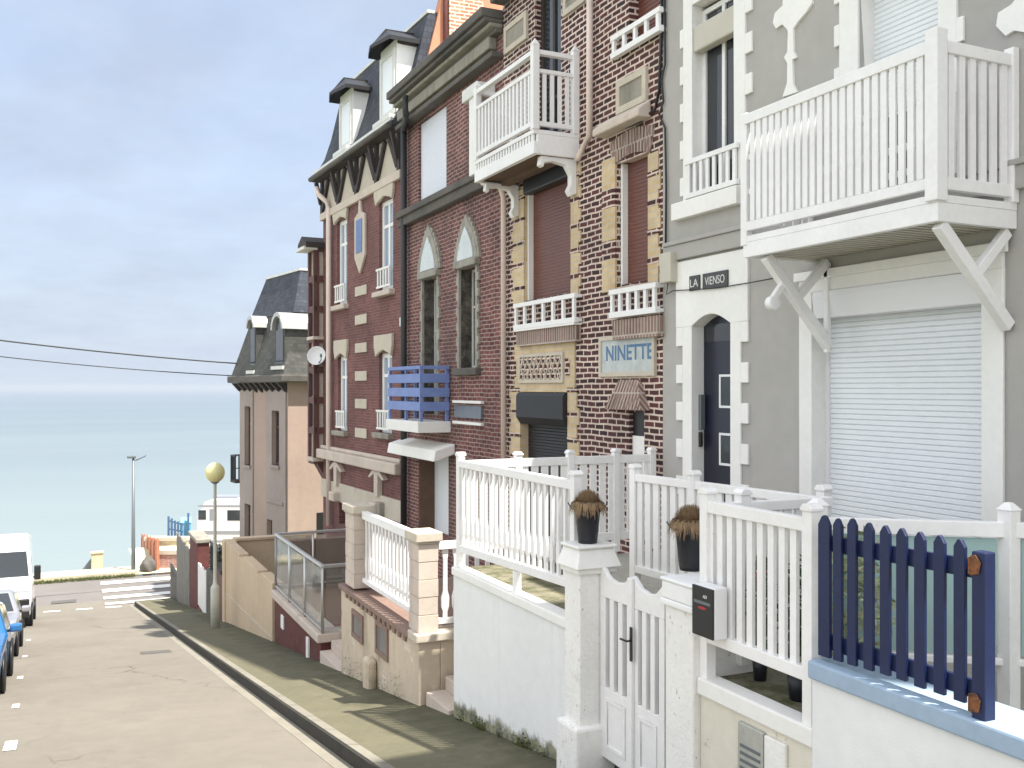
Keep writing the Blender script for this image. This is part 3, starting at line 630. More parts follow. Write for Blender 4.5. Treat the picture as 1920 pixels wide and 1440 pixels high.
mb = MB(); mb.box(-.14, -.003, a[0]+.02, a[1]-.02, a[2]-.03, a[2]-.001); mb.build('sill_slab', M['trim'], br)
a = sill_rail(1143, 1231, 537, 592, 1186, 6); mb = MB(); mb.box(-.10, -.003, a[0], a[1]-.04, a[2]-.30, a[2]-.03); mb.build('sill', M['brick_brown'], br)
a = sill_rail(1146, 1238, 42, 86, 1190, 5, -.1)
mb = MB(); slats(mb, (oV[0]+.003, oV[1]-.003, oV[2], oV[3]), .15, .055, .006); mb.build('roller_shutter', M['brown_shutter'], br)
# cream apron with lattice, black shutter below
r = F.R(967, 1080, 641, 735, 1020); mb = MB(); mb.box(-.025, -.002, *r); ap = mb.build('apron', M['brick_cream'], br)
r2 = F.R(980, 1058, 668, 712, 1020); mb = MB(); mb.box(-.045, -.0255, *r2); lp_ = mb.build('lattice_panel', M['brick_dark'], ap)
mb = MB(); w_, h_ = r2[1]-r2[0], r2[3]-r2[2]; n_ = 9; st_ = w_/n_
for i in range(-5, n_):
    for s_ in (0, 1):
        y0, y1, za, zb_ = r2[0]+i*st_, r2[0]+i*st_+h_*.62, r2[2], r2[3]
        if y1 < r2[0]: continue
        ta = max(0, (r2[0]-y0)/(y1-y0)); tb = min(1, (r2[1]-y0)/(y1-y0))
        if tb-ta < .05: continue
        pa = (y0+(y1-y0)*ta, za+h_*ta); pb_ = (y0+(y1-y0)*tb, za+h_*tb)
        if s_: pa, pb_ = (pa[0], 2*((za+zb_)/2)-pa[1]), (pb_[0], za+zb_-pb_[1])
        mb.bar((-.05-.004*s_, *pa), (-.05-.004*s_, *pb_), .02, .015)
mb.build('lattice', M['stone_cream'], lp_)
mb = MB(); frame(mb, (r2[0]-.05, r2[1]+.05, r2[2]-.05, r2[3]+.05), -.06, -.026, .05); mb.build('panel_frame', M['stone_cream'], ap)
for pp in ((962, 970), (1063, 1071)):
    rr = F.R(*pp, 675, 705, 1020); mb = MB(); mb.box(-.04, -.0255, *rr); mb.build('inset_tile', M['brick_dark'], ap)
q = quoin(oS[1], F.P(960)[0], oS[2], oS[3]+.1); q.build('quoin', M['brick_cream'], br)
q = quoin(oS[0], F.P(1083)[0], oS[2], oS[3]+.1, sgn=-1, step=.25); q.build('quoin', M['brick_cream'], br)
b = F.R(978, 1066, 736, 798, 1020, -.05); mb = MB(); mb.py_([(.1, b[3]), (-.06, b[3]), (-.1, b[3]-.05), (-.1, b[2]+.12), (-.02, b[2]), (.1, b[2])], oS[0]+.004, oS[1]-.004); mb.build('shutter_box', M['dark_shutter'], br, .01)
mb = MB(); slats(mb, (oS[0]+.003, oS[1]-.003, oS[2], b[2]), .14, .05, .006); mb.build('roller_shutter', M['dark_shutter'], br)
# glazed name panel on the right bay
r = F.R(1131, 1233, 634, 700); r = (r[0]+.03, r[1], r[2], r[3]); mb = MB(); mb.box(-.03, -.002, *r); tp = mb.build('tile_panel', M['tile_grey'], br)
mb = MB(); frame(mb, (r[0]-.02, r[1]+.05, r[2]-.04, r[3]+.05), -.05, -.0022, .06); mb.build('panel_frame', M['stone_cream'], tp)
r3 = F.R(1140, 1228, 646, 675); t = text_mb('NINETTE', r3[1]-r3[0], r3[3]-r3[2], lambda u, v, q_: (-.031-q_*.1, r3[1]-u, r3[2]+v), .022); t.build('lettering', M['sign_blue'], tp)
# flared brick corbel, small meter door
r = F.R(1152, 1216, 712, 768); mb = MB(); zt_, zb_ = r[3], r[2]
for i in range(9):
    a0 = i/9; a1 = (i+.84)/9; um = (r[0]+r[1])/2
    f = lambda a_, wd: um+(a_-.5)*wd
    mb.add([(-.05, f(a0, .5), zt_), (-.05, f(a1, .5), zt_), (-.15, f(a1, .95), zb_), (-.15, f(a0, .95), zb_), (.01, f(a0, .5), zt_), (.01, f(a1, .5), zt_), (.01, f(a1, .95), zb_), (.01, f(a0, .95), zb_)],
           [(0, 1, 2, 3), (4, 7, 6, 5), (0, 4, 5, 1), (3, 2, 6, 7), (0, 3, 7, 4), (1, 5, 6, 2)])
mb.build('brick_corbel', M['brick_brown'], br)
mb = MB(); mb.box(.05, .09, oM[0]+.003, oM[1]-.003, oM[2], oM[3]-.33); mb.build('meter_door', M['trim'], br)
mb = MB(); mb.box(.06, .095, oM[0]+.003, oM[1]-.003, oM[3]-.33, oM[3]); mb.build('vent_window', M['black'], br)
# upper bay: dark balcony door, cream panels
window(br, oU, .16, 'dark_wood', 'glass', .09, 1, (.3,))
for pp, ya, yb in (((949, 991), 36, 88), ((1060, 1100), -20, 18), ((1160, 1216), 140, 203)):
    rr = F.R(*pp, ya, yb); mb = MB(); frame(mb, rr, -.05, -.002, .09); pf = mb.build('relief_panel', M['stone_cream'], br)
    mb = MB(); mb.box(-.03, -.002, rr[0]+.091, rr[1]-.091, rr[2]+.091, rr[3]-.091); mb.build('panel_field', M['stone'], pf)
rr = F.R(1135, 1222, 205, 240, 1180); mb = MB(); mb.py_([(-.01, rr[3]), (-.22, rr[2]+.1), (-.22, rr[2]), (-.003, rr[2])], rr[0], rr[1]); mb.build('weathered_ledge', M['stone_pale'], br, .02)
# corner balcony
cx = -.77; c0, c1 = 12.6, 14.84
z0, z1 = E+3.44, E+3.80
mb = MB(); mb.box(cx, -.004, c0, c1, z1-.06, z1); bal = mb.build('balcony', M['white_paint'], br)
q = MB(); q.box(cx, cx+.06, c0, c1, z0, z0+.19); q.box(cx+.06, -.004, c0, c0+.06, z0, z1-.061); q.box(cx+.06, -.004, c1-.06, c1, z0, z0+.19); q.build('fascia', M['white_paint'], bal, .008)
q = MB()
for i in range(22):
    u = c0+.08+(c1-c0-.12)*i/21; q.box(cx+.012, cx+.045, u-.028, u+.028, z0+.191, z1-.061)
q.build('fascia_slats', M['white_paint'], bal)
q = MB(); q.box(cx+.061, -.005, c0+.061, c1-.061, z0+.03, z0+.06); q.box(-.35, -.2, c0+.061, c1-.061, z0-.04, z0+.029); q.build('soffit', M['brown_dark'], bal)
rt, rm, rb = E+4.98, E+4.70, E+3.93
for za, zb_, w_ in ((rt-.07, rt, .09), (rm-.06, rm, .06), (rb-.07, rb, .06)):
    q = MB(); q.box(cx, cx+w_, c0+.05, c1-.05, za, zb_); q.build('rail', M['white_paint'], bal, .005)
    q = MB(); q.box(cx+.1, -.01, c0, c0+w_, za, zb_-.002); q.build('rail', M['white_paint'], bal, .005)
    q = MB(); q.box(cx+.1, -.01, c1-w_, c1, za, zb_-.002); q.build('rail', M['white_paint'], bal, .005)
for (x_, u_) in ((cx+.04, c0+.04), (cx+.04, c1-.04), (-.06, c0+.04), (-.06, c1-.04)):
    q = MB(); q.box(x_-.052, x_+.052, u_-.052, u_+.052, z1+.001, rt+.06); q.add([(x_-.06, u_-.06, rt+.06), (x_+.06, u_-.06, rt+.06), (x_+.06, u_+.06, rt+.06), (x_-.06, u_+.06, rt+.06), (x_, u_, rt+.17)], [(0, 1, 4), (1, 2, 4), (2, 3, 4), (3, 0, 4), (3, 2, 1, 0)]); q.build('post', M['white_paint'], bal, .004)
for i in range(15):
    u = c0+.2+(c1-c0-.36)*i/14; q = MB(); q.box(cx+.015, cx+.045, u-.03, u+.03, rb, rm-.06); q.build('baluster', M['white_paint'], bal)
for i in range(4):
    x_ = cx+.19+.128*i; q = MB(); q.box(x_-.03, x_+.03, c0+.015, c0+.045, rb, rm-.06); q.build('baluster', M['white_paint'], bal)
q = MB()
pts = [(-.02, E+2.92), (-.12, E+2.88), (-.17, E+2.96), (-.12, E+3.06), (-.12, E+3.2), (-.2, E+3.33), (-.4, E+3.37), (-.56, E+3.34), (-.58, E+3.27), (-.64, E+3.3), (-.62, E+3.435), (-.02, E+3.435)]
q.py_(pts, c0+.05, c0+.17); q.build('bracket', M['white_paint'], br, .012)
q = MB(); q.py_(pts, c1-.17, c1-.05); q.build('bracket', M['white_paint'], br, .012)
r = F.R(883, 899, 178, 328, 890, -.3); mb = MB(); mb.box(-.34, -.27, r[0], r[1], r[2], r[3]); mb.build('side_screen', M['trim'], br, .01)
mb = MB(); r = F.R(873, 899, 160, 184, 890, -.3); mb.box(-.38, -.003, r[0]-.05, r[1], r[2], r[3]); mb.build('screen_cap', M['zinc_pale'], br, .02)
# downpipes
def pipe(parent, pts, m, r=.045, name='downpipe', x=-.09):
    q = MB(); q.tube([(x if len(p) < 3 else p[2], *F.P(p[0], p[1], x if len(p) < 3 else p[2])) for p in pts], r, 8); return q.build(name, M[m], parent)
pipe(br, [(1106, -60), (1105, 255), (1085, 292), (1082, 300)], 'pink_pipe', .05)
pipe(br, [(944, 880), (944, 372), (938, 350, -.2), (925, 345, -.25)], 'pink_pipe', .05)
# ================================================================== MIDDLE RED HOUSE
YD = F.P(757)[0]
rh = thing('house', 'red brick house with two gothic pointed windows and blue wooden balcony', 'house', (0, (YC+YD)/2, -4.2), frame=F)
RB = -5.2
ct = F.P(850, 99)[1]; cb = F.P(850, 178)[1]
o1 = F.R(795, 822, 521, 700); o2 = F.R(864, 895, 501, 690); o1 = (o1[0], o1[1], E-.55, o1[3])
oW3 = F.R(785, 837, 214, 370, 811); oD3 = F.R(785, 841, 848, 1010); oD3 = (oD3[0], oD3[1], E-3.1, oD3[3])
mb = MB(); facade(mb, YC+.004, YD, RB, ct-.02, [o1+(.3,), o2+(.3,), oW3+(.1,), oD3+(.42,)]); shell(mb, YC+.004, YD, RB, ct-.02, 9); mb.build('wall', M['brick_red'], rh)
q = (YC+.02, YD-.01); h = ct-cb
mb = MB(); mb.box(-.42, .3, *q, ct-.16, ct); mb.box(-.36, -.003, *q, ct-.24, ct-.161); mb.build('cornice_top', M['stone_dark'], rh, .02)
mb = MB(); mb.box(-.26, -.003, *q, ct-.32, ct-.242); mb.box(-.17, -.003, q[0]+.25, q[1], ct-.62, ct-.40); mb.build('cornice_frieze', M['stone'], rh, .02)
mb = MB(); mb.box(-.14, -.003, *q, ct-.40, ct-.321); mb.box(-.22, -.003, *q, cb, cb+.1); mb.build('cornice_bands', M['stone_dark'], rh, .015)
mb = MB(); mb.box(0.002, 9, *q, ct-.015, ct+.03); mb.build('flat_roof', M['zinc'], rh)
mb = MB(); slats(mb, (oW3[0]+.003, oW3[1]-.003, oW3[2], oW3[3]), .06, .06, .004); mb.build('roller_shutter', M['lilac_shutter'], rh)
sc = F.R(757, 908, 362, 392, 835); mb = MB(); mb.px_([(q[0]+.35, sc[2]), (q[1], sc[2]), (q[1], sc[3]), (q[0]+.35, sc[3])], -.16, -.003); mb.box(-.22, -.161, q[0]+.35, q[1], sc[3]-.14, sc[3]); mb.build('string_course', M['stone_dark'], rh, .02)
def gothic(o, p0, p1, ytop, ybase):
    a = F.R(p0, p1, ytop, ybase); u0, u1, zb_, zt_ = a; um = (u0+u1)/2; w_ = (u1-u0)/2
    def arc(s_, z_off=0):
        hh = (zt_-zb_)*s_; pts = []
        for i in range(9):
            t = i/8; pts.append((um-w_*s_*(1-t**1.75), zb_+z_off+hh*t))
        return pts+[(2*um-p[0], p[1]) for p in reversed(pts[:-1])]
    mb = MB(); mb.px_(arc(1.0), -.07, -.002); ga = mb.build('pointed_arch', M['stone_gothic'], rh)
    mb = MB(); mb.px_(arc(.70, .03), -.085, -.071); mb.build('tympanum', M['tympanum'], ga)
    for s_ in (-1, 1):                                  # stepped voussoirs round the arch
        mb = MB()
        for i in range(8):
            t = (i+.5)/9; y_ = um+s_*w_*1.03*(1-t**1.75); z_ = zb_+(zt_-zb_)*1.02*t
            mb.box(-.055, -.001, y_-.06, y_+.06, z_-.05, z_+.05)
        mb.build('arch_bricks', M['stone_gothic'], ga)
    mb = MB(); mb.box(-.12, .1, o[0]-.14, o[1]+.14, o[3]-.002, o[3]+.14); mb.build('lintel', M['stone_gothic'], rh, .02)
    for s_ in (0, 1):
        mb = MB(); n_ = 13; hh_ = (o[3]-o[2])/n_
        for i in range(n_):
            z_ = o[2]+hh_*i; t = .15 if i % 2 else .08
            a_, b_ = (o[1]-.003, o[1]+t) if s_ else (o[0]-t, o[0]+.003)
            mb.box(-.045, .004, a_, b_, z_, z_+hh_)
        e_ = o[1]-.006 if s_ else o[0]+.003
        j_ = mb.build('stone_jamb', M['stone_gothic'], rh)
        mb = MB(); mb.box(.005, .29, e_, e_+.004, o[2], o[3]); mb.build('reveal', M['soot_and_shade_stone'], j_)
    window(rh, (o[0]+.003, o[1]-.003, o[2], o[3]), .28, 'zinc_pale', 'glass', .05, 0, (.62,))
gothic(o1, 789, 827, 421, 509); gothic(o2, 858, 900, 402, 489)
mb = MB(); mb.box(-.12, .2, o2[0]-.18, o2[1]+.18, o2[2]-.14, o2[2]); mb.build('sill', M['stone_dark'], rh, .02)
r = F.R(856, 906, 761, 784); mb = MB(); mb.box(-.05, -.003, *r); np_ = mb.build('name_plate', M['plate_grey'], rh, .005)
mb = MB(); mb.box(-.07, -.003, r[0]-.05, r[1]+.05, r[3]+.05, r[3]+.1); mb.box(-.07, -.003, r[0]-.05, r[1]+.05, r[2]-.12, r[2]-.07); mb.build('plate_border', M['trim'], np_)
# blue balcony
bx = -.65; u0, u1 = 17.9, 19.95
zs0, zs1 = E-.88, E-.66
mb = MB(); mb.box(bx-.05, -.004, u0-.03, u1, zs0, zs1); bs = mb.build('balcony', M['trim'], rh, .01)
zt = E+.45
for i, (za, zb_) in enumerate(((zt-.07, zt), (zt-.34, zt-.16), (zt-.62, zt-.44), (zt-.90, zt-.72))):
    q = MB(); q.box(bx, bx+.035, u0, u1, za, zb_); q.build('board', M['blue_wood'], bs, .004)
    q = MB(); q.box(bx+.036, -.02, u0, u0+.035, za, zb_); q.build('board', M['blue_wood'], bs, .004)
    q = MB(); q.box(bx+.036, -.02, u1-.035, u1, za, zb_); q.build('board', M['blue_wood'], bs, .004)
for (x_, u_) in ((bx+.04, u0+.04), (bx+.04, u1-.04), (-.05, u0+.075), (-.05, u1-.075), (bx+.07, (u0+u1)/2)):
    q = MB(); q.box(x_-.03, x_+.03, u_-.03, u_+.03, zs1, zt-.002); q.build('post', M['blue_wood'], bs, .004)
# door hood and door
a = F.P(853)[0]; b_ = F.P(762)[0]; zh = E-1.32
mb = MB(); mb.py_([(-.002, zh+.22), (-.42, zh+.10), (-.46, zh-.12), (-.38, zh-.12), (-.002, zh+.02)], a-.02, b_); mb.build('door_hood', M['trim'], rh, .02)
mb = MB(); mb.box(.36, .41, oD3[0], oD3[1], oD3[2], oD3[3]); dd = mb.build('front_door', M['white_shutter'], rh)
mb = MB(); mb.box(.30, .36, oD3[0]+.1, oD3[0]+.14, oD3[2]+1.0, oD3[2]+1.2); mb.build('handle', M['steel'], dd)
mb = MB(); mb.box(.005, .40, oD3[1]-.03, oD3[1]-.003, oD3[2], oD3[3]); mb.build('door_jamb', M['brown_dark'], rh)
pipe(rh, [(757, 240), (757, 600), (757, 1010)], 'dark_pipe', .075, x=-.12)
pipe(rh, [(760, 180, -.4), (761, 215, -.4), (757, 245, -.12)], 'dark_pipe', .07)
pipe(rh, [(905, 343, -.24), (915, 345, -.24), (926, 346, -.24)], 'pink_pipe', .05, 'gutter_outlet')
mb = MB(); mb.box(-.11, -.003, *F.R(757, 762, 595, 612)); mb.build('wall_light', M['plaster_white'], rh, .02)
# ================================================================== FAR RED HOUSE (mansard)
F3 = Fac(7, YD, math.radians(2.4))
U1 = F3.P(606)[0]
fh = thing('house', 'mauve brick house with half timbered frieze and slate mansard with two dormers', 'house', (0, U1/2, -6.2), frame=F3)
FB = -7.2
zev = F3.P(690, 283)[1]; zbm = F3.P(690, 355)[1]
R3 = F3.R
w1 = R3(632, 651, 412, 572); w2 = R3(711, 737, 374, 545); w3 = R3(634, 651, 668, 808); w4 = R3(711, 735, 662, 812)
wb = [R3(636, 652, 945, 985), R3(690, 716, 962, 1000), R3(727, 750, 975, 1010)]
mb = MB(); facade(mb, .02, U1, FB, zev-.05, [o+(.14,) for o in (w1, w2, w3, w4)]+[o+(.3,) for o in wb]); shell(mb, .02, U1, FB, zev-.05, 9); mb.build('wall', M['brick_mauve'], fh)
for o in wb:
    mb = MB(); mb.box(.25, .28, *o); mb.build('basement_window', M['glass'], fh)
for i, o in enumerate((w1, w2, w3, w4)):
    wn = window(fh, (o[0]+.003, o[1]-.003, o[2], o[3]), .13, 'white_paint', 'glass_pale', .11, 1, (.72,))
    mb = MB(); mb.box(-.15, .1, o[0]-.12, o[1]+.15, o[2]-.13, o[2]); mb.build('sill', M['stone_pale'] if i < 2 else M['stone'], fh, .02)
    zt_ = o[3]
    mb = MB(); mb.px_([(o[0]-.17, zt_+.16), (o[0]-.17, zt_+.44), (o[1]+.19, zt_+.44), (o[1]+.19, zt_+.16), (o[1]+.08, zt_-.08), (o[1]-.02, zt_-.02), ((o[0]+o[1])/2, zt_+.08), (o[0]+.02, zt_-.02), (o[0]-.08, zt_-.08)], -.08, -.002); mb.build('lintel', M['stone_cream'], fh, .015)
    rl = MB(); zr = o[2]+.55
    rl.box(-.09, -.05, o[0], o[1], zr-.05, zr); rr = rl.build('window_railing', M['trim'], fh)
    q = MB(); q.box(-.08, -.06, o[0], o[1], o[2]+.08, o[2]+.13); q.build('bottom_rail', M['trim'], rr)
    for j in range(5):
        u = o[0]+(o[1]-o[0])*(j+.5)/5; q = MB(); q.box(-.08, -.06, u-.03, u+.03, o[2]+.13, zr-.05); q.build('baluster', M['trim'], rr)
for yc in (545, 599, 652, 705, 757, 812):
    r = R3(668, 689, yc-9, yc+9); mb = MB(); mb.box(-.04, -.002, *r); mb.build('stone_block', M['stone_cream'], fh, .01)
r = R3(669, 688, 405, 482); um = (r[0]+r[1])/2
mb = MB(); mb.px_([(r[0], r[2]), (um, F3.P(678, 514)[1]), (r[1], r[2]), (r[1], r[3]), (um+.1, r[3]+.1), (um+.06, r[3]+.45), (um-.06, r[3]+.45), (um-.1, r[3]+.1), (r[0], r[3])], -.07, -.002); pl = mb.build('plaque', M['stone_pale'], fh, .015)
r = R3(673, 684, 412, 474); mb = MB(); mb.box(-.085, -.0705, *r); mb.build('tile_inlay', M['plaque_blue'], pl)
zs = F3.P(685, 863)[1]
mb = MB(); mb.box(-.22, -.002, .02, U1+.1, zs-.16, zs+.1); mb.box(-.1, -.002, .02, U1+.05, zs+.101, zs+.2); mb.build('string_course', M['stone_pale'], fh, .03)
zq = F3.P(685, 937)[1]
mb = MB(); mb.box(-.07, -.002, .02, U1, zq-.26, zq+.24); mb.build('stone_band', M['stone_cream'], fh, .01)
for px_, y0_ in ((637, 873), (714, 887)):
    u = F3.P(px_)[0]; z_ = F3.P(px_, y0_)[1]
    mb = MB(); mb.px_([(u-.55, z_-.12), (u-.3, z_+.04), (u-.12, z_+.1), (u+.12, z_+.1), (u+.3, z_+.04), (u+.55, z_-.12), (u+.45, z_-.14), (u+.14, z_-.02), (u+.12, z_-.55), (u-.12, z_-.55), (u-.14, z_-.02), (u-.45, z_-.14)], -.14, -.003); mb.build('carved_bracket', M['stone_pale'], fh, .01)
    mb = MB(); mb.box(-.26, -.003, u-.24, u+.2, z_-.95, z_-.7); mb.build('corbel_block', M['stone_pale'], fh, .03)
u = F3.P(722)[0]; mb = MB(); mb.box(-.2, -.003, u-.15, u+.15, zq-1.6, zq+.1); mb.build('stone_pier', M['stone'], fh, .02)
# frieze: cream infill with dark struts, beam, eaves and gutter
mb = MB(); mb.box(-.03, -.002, .02, U1, zbm, zev); mb.build('frieze', M['cream_render'], fh)
mb = MB(); mb.box(-.1, -.002, .02, U1+.02, zbm-.2, zbm); mb.build('beam', M['stone_pale'], fh, .01)
n = 4
for i in range(n+1):
    u = .12+(U1-.24)*i/n
    q = MB(); q.box(-.1, -.031, u-.09, u+.09, zbm+.001, zev-.05)
    for s_ in (-1, 1):
        if (i == 0 and s_ < 0) or (i == n and s_ > 0): continue
        q.bar((-.07, u+s_*.1, zbm+.12), (-.07, u+s_*.62, zev-.1), .075, .13)
    q.bar((-.1, u, zbm+.25), (-.24, u, zev-.10), .10, .10)
    q.build('timber_strut', M['dark_wood'], fh)
mb = MB(); mb.box(-.30, -.002, .02, U1+.10, zev-.05, zev+.02); mb.build('soffit', M['dark_wood'], fh)
mb = MB(); mb.tube([(-.34, .02, zev+.02), (-.34, U1+.12, zev+.02)], .07, 8); mb.build('gutter', M['stone_dark'], fh)
# mansard
zr0, zr1 = zev+.03, zev+2.75
mb = MB(); mb.py_([(-.32, zr0), (-.16, zr0+.2), (.06, zr0+.6), (.26, zr0+1.2), (.60, zr1-.1), (.68, zr1), (4.5, zr1+.35), (8.2, zr1), (9, zr0)], .04, U1+.08); mb.build('roof', M['slate'], fh)
mb = MB(); mb.box(.60, .78, .04, U1+.08, zr1-.02, zr1+.05); mb.bar((-.27, .05, zr0+.15), (-.27, U1+.08, zr0+.15), .05, .07); mb.build('roof_flashing', M['zinc_pale'], fh)
def dormer(p0, p1, ytop, ybot, pc):
    xf = -.05
    u0, u1, zb_, zt_ = F3.R(p0, p1, ytop, ybot, x=xf); zb_ = zr0+.28
    mb = MB(); w_ = u1-u0
    mb.box(xf, 1.35, u0, u1, zb_, zt_); d = mb.build('dormer', M['white_masonry'], fh)
    q = MB(); frame(q, (u0+.05, u1-.05, zb_+.1, zt_-.2), xf-.05, xf-.003, .12); q.build('window_frame', M['zinc_pale'], d)
    q = MB(); q.box(xf-.02, xf-.0035, u0+.16, u1-.16, zb_+.2, zt_-.3); q.build('pane', M['white_shutter'], d)
    um = (u0+u1)/2; ov = .20
    q = MB(); rz = zt_+.30; q.py_([(xf-.42, zt_-.06), (xf-.1, rz+.05), (2.1, rz+.1), (2.1, rz), (xf-.02, rz-.08), (xf-.4, zt_-.11)], um-.08, um+.08)
    for s_ in (-1, 1):
        e = um+s_*(w_/2+ov)
        q.add([(xf-.05, um, rz+.06), (2.0, um, rz+.06), (2.0, e, zt_-.02), (xf-.25, e, zt_-.02), (xf-.05, um, rz-.04), (2.0, um, rz-.04), (2.0, e, zt_-.12), (xf-.25, e, zt_-.12)],
              [(0, 1, 2, 3), (7, 6, 5, 4), (0, 3, 7, 4), (1, 5, 6, 2), (3, 2, 6, 7)])
        q.add([(xf-.25, e, zt_-.02), (xf-.46, um+s_*.02, zt_-.08), (xf-.05, um, rz+.06), (xf-.25, e, zt_-.12), (xf-.46, um+s_*.02, zt_-.15), (xf-.05, um, rz-.04)], [(0, 1, 2), (5, 4, 3), (0, 3, 4, 1)])
    q.build('dormer_roof', M['black'], d)
    q = MB(); q.box(xf+.02, xf+.1, u0-.05, u1+.05, zt_-.12, zt_+.05); q.bar((xf+.1, u0-.04, zt_-.08), (1.3, u0-.04, zt_-.08), .08, .1); q.build('dormer_trim', M['dark_wood'], d)
    q = MB(); q.box(xf-.2, xf, u0-.03, u1+.03, zb_-.05, zb_+.05); q.build('dormer_sill', M['zinc_pale'], d)
dormer(638, 662, 172, 290, 695); dormer(714, 744, 85, 225, 780)
# party wall and chimney between the far house and the middle one (faces the camera)
ch = thing('chimney_wall', 'orange rendered party wall with patchy brick chimney stack above red house', 'wall', (8.5, YD, ct))
py0 = YD-.02
def PWp(px, py): x = xy(px, py0); return (x, zz(py, x, py0))
mb = MB(); a = PWp(793, 145); b_ = PWp(826, 10)
mb.py_([(a[0]-.12, ct-.4), a, b_, (b_[0]+.25, b_[1]+1.0), (b_[0]+1.6, b_[1]+2.2), (13.5, b_[1]+2.0), (15.5, ct-.4)], py0, py0+.34); mb.build('wall', M['orange_render'], ch)
x0 = xy(840, py0); x1 = xy(903, py0)
mb = MB(); mb.box(x0, x1, py0-.10, py0-.001, ct-.3, b_[1]+3.2); mb.box(x0-.1, x1+.1, py0-.16, py0+.5, b_[1]+3.2, b_[1]+3.45); mb.build('chimney', M['brick_stack'], ch)
mb = MB(); mb.tube([(x0-.09, py0-.06, ct-.2), (x0-.09, py0-.06, b_[1]+2.4)], .05, 6); mb.build('flue_pipe', M['dark_red'], ch)
def pipe3(pts, m, r):
    q = MB(); q.tube([(p[2], *F3.P(p[0], p[1], p[2])) for p in pts], r, 8); return q.build('downpipe', M[m], fh)
pipe3([(594, 352, -.34), (596, 364, -.34), (612, 378, -.12), (616, 392, -.12), (616, 700, -.12), (616, 985, -.12)], 'pink_pipe', .07)
# timber oriel at the end
ov = thing('timber_oriel', 'brown timber bay window on the end of the mauve brick house', 'bay window', (-.2, U1+.25, F3.P(600, 868)[1]), frame=F3)
zo0, zo1 = F3.P(598, 862)[1], F3.P(598, 470)[1]
u0, u1 = U1+.02, U1+.55
OX = -.20
mb = MB(); mb.box(OX, 1.6, u0, u1, zo0, zo1); mb.build('bay_body', M['cream_render'], ov)
mb = MB()
for x_ in (OX, .25, .8, 1.3):
    mb.box(x_-.07, x_+.07, u0-.05, u0+.04, zo0, zo1)
for z_ in [zo0+(zo1-zo0)*i/7 for i in range(8)]:
    mb.box(OX-.07, 1.6, u0-.06, u0+.03, z_-.09, z_+.09); mb.box(OX-.08, OX+.01, u0-.05, u1, z_-.09, z_+.09)
for u in (u0, u1): mb.box(OX-.085, OX+.01, u-.06, u+.06, zo0, zo1)
mb.build('timber_frame', M['brown_wood'], ov)
for i in range(7):
    za = zo0+(zo1-zo0)*i/7+.12; zb_ = zo0+(zo1-zo0)*(i+1)/7-.12
    if i in (1, 2, 4, 5):
        mb = MB(); mb.box(OX-.02, OX-.002, u0+.08, u1-.08, za, zb_); mb.build('pane', M['glass'], ov)
mb = MB(); mb.px_([(u0-.2, zo1), (u0-.2, zo1+.15), ((u0+u1)/2, zo1+.35), (u1+.15, zo1+.15), (u1+.15, zo1)], OX-.35, 1.6); mb.build('bay_roof', M['dark_wood'], ov)
mb = MB(); mb.box(OX-.40, OX, u0-.15, u1+.2, zo1-.06, zo1+.03); mb.build('gable_board', M['zinc_pale'], ov)
mb = MB(); mb.py_([(OX, zo0-.02), (1.5, zo0-.02), (1.5, zo0-.9), (.3, zo0-.9)], u0, u1-.1); mb.build('corbel', M['brown_wood'], ov)
mb = MB(); mb.box(OX-.12, 1.5, u0-.07, u1+.05, zo0-.02, zo0+.1); mb.box(OX-.12, 1.5, u0-.07, u1+.05, zo0+(zo1-zo0)*.57, zo0+(zo1-zo0)*.57+.1); mb.build('ledge', M['stone_pale'], ov, .02)
# satellite dish
px_, py_ = 595, 668; dx_ = F3.W(-.62, U1+.05, 0); x, y, z = at(px_, dep(dx_[0], dx_[1]), py_)
sd = thing('satellite_dish', 'round white satellite dish on the timber bay window', 'satellite dish', (x, y, z))
mb = MB(); mb.lathe([(.02, .0), (.14, -.015), (.24, -.05), (.275, -.085), (.268, -.095), (.235, -.065), (.14, -.03), (.02, -.015)], (0, 0, 0), 24, 'y')
mb.xf(Matrix.Translation((x, y, z)) @ Matrix.Rotation(math.radians(-32), 4, 'Z') @ Matrix.Rotation(math.radians(-12), 4, 'X') @ Matrix.Scale(1.0, 4, (0, 1, 0))); mb.build('dish', M['plaster_white'], sd)
mb = MB(); mb.tube([(x, y-.08, z-.2), (x+.03, y-.32, z-.12), (x+.02, y-.34, z)], .014, 6); mb.lathe([(.03, -.04), (.03, .05)], (x+.02, y-.34, z+.01), 10); mb.build('feed_arm', M['mast'], sd)
mb = MB(); mb.tube([(x, y+.02, z-.04), (x+.05, y+.35, z-.05)], .02, 6); mb.build('wall_arm', M['mast'], sd)
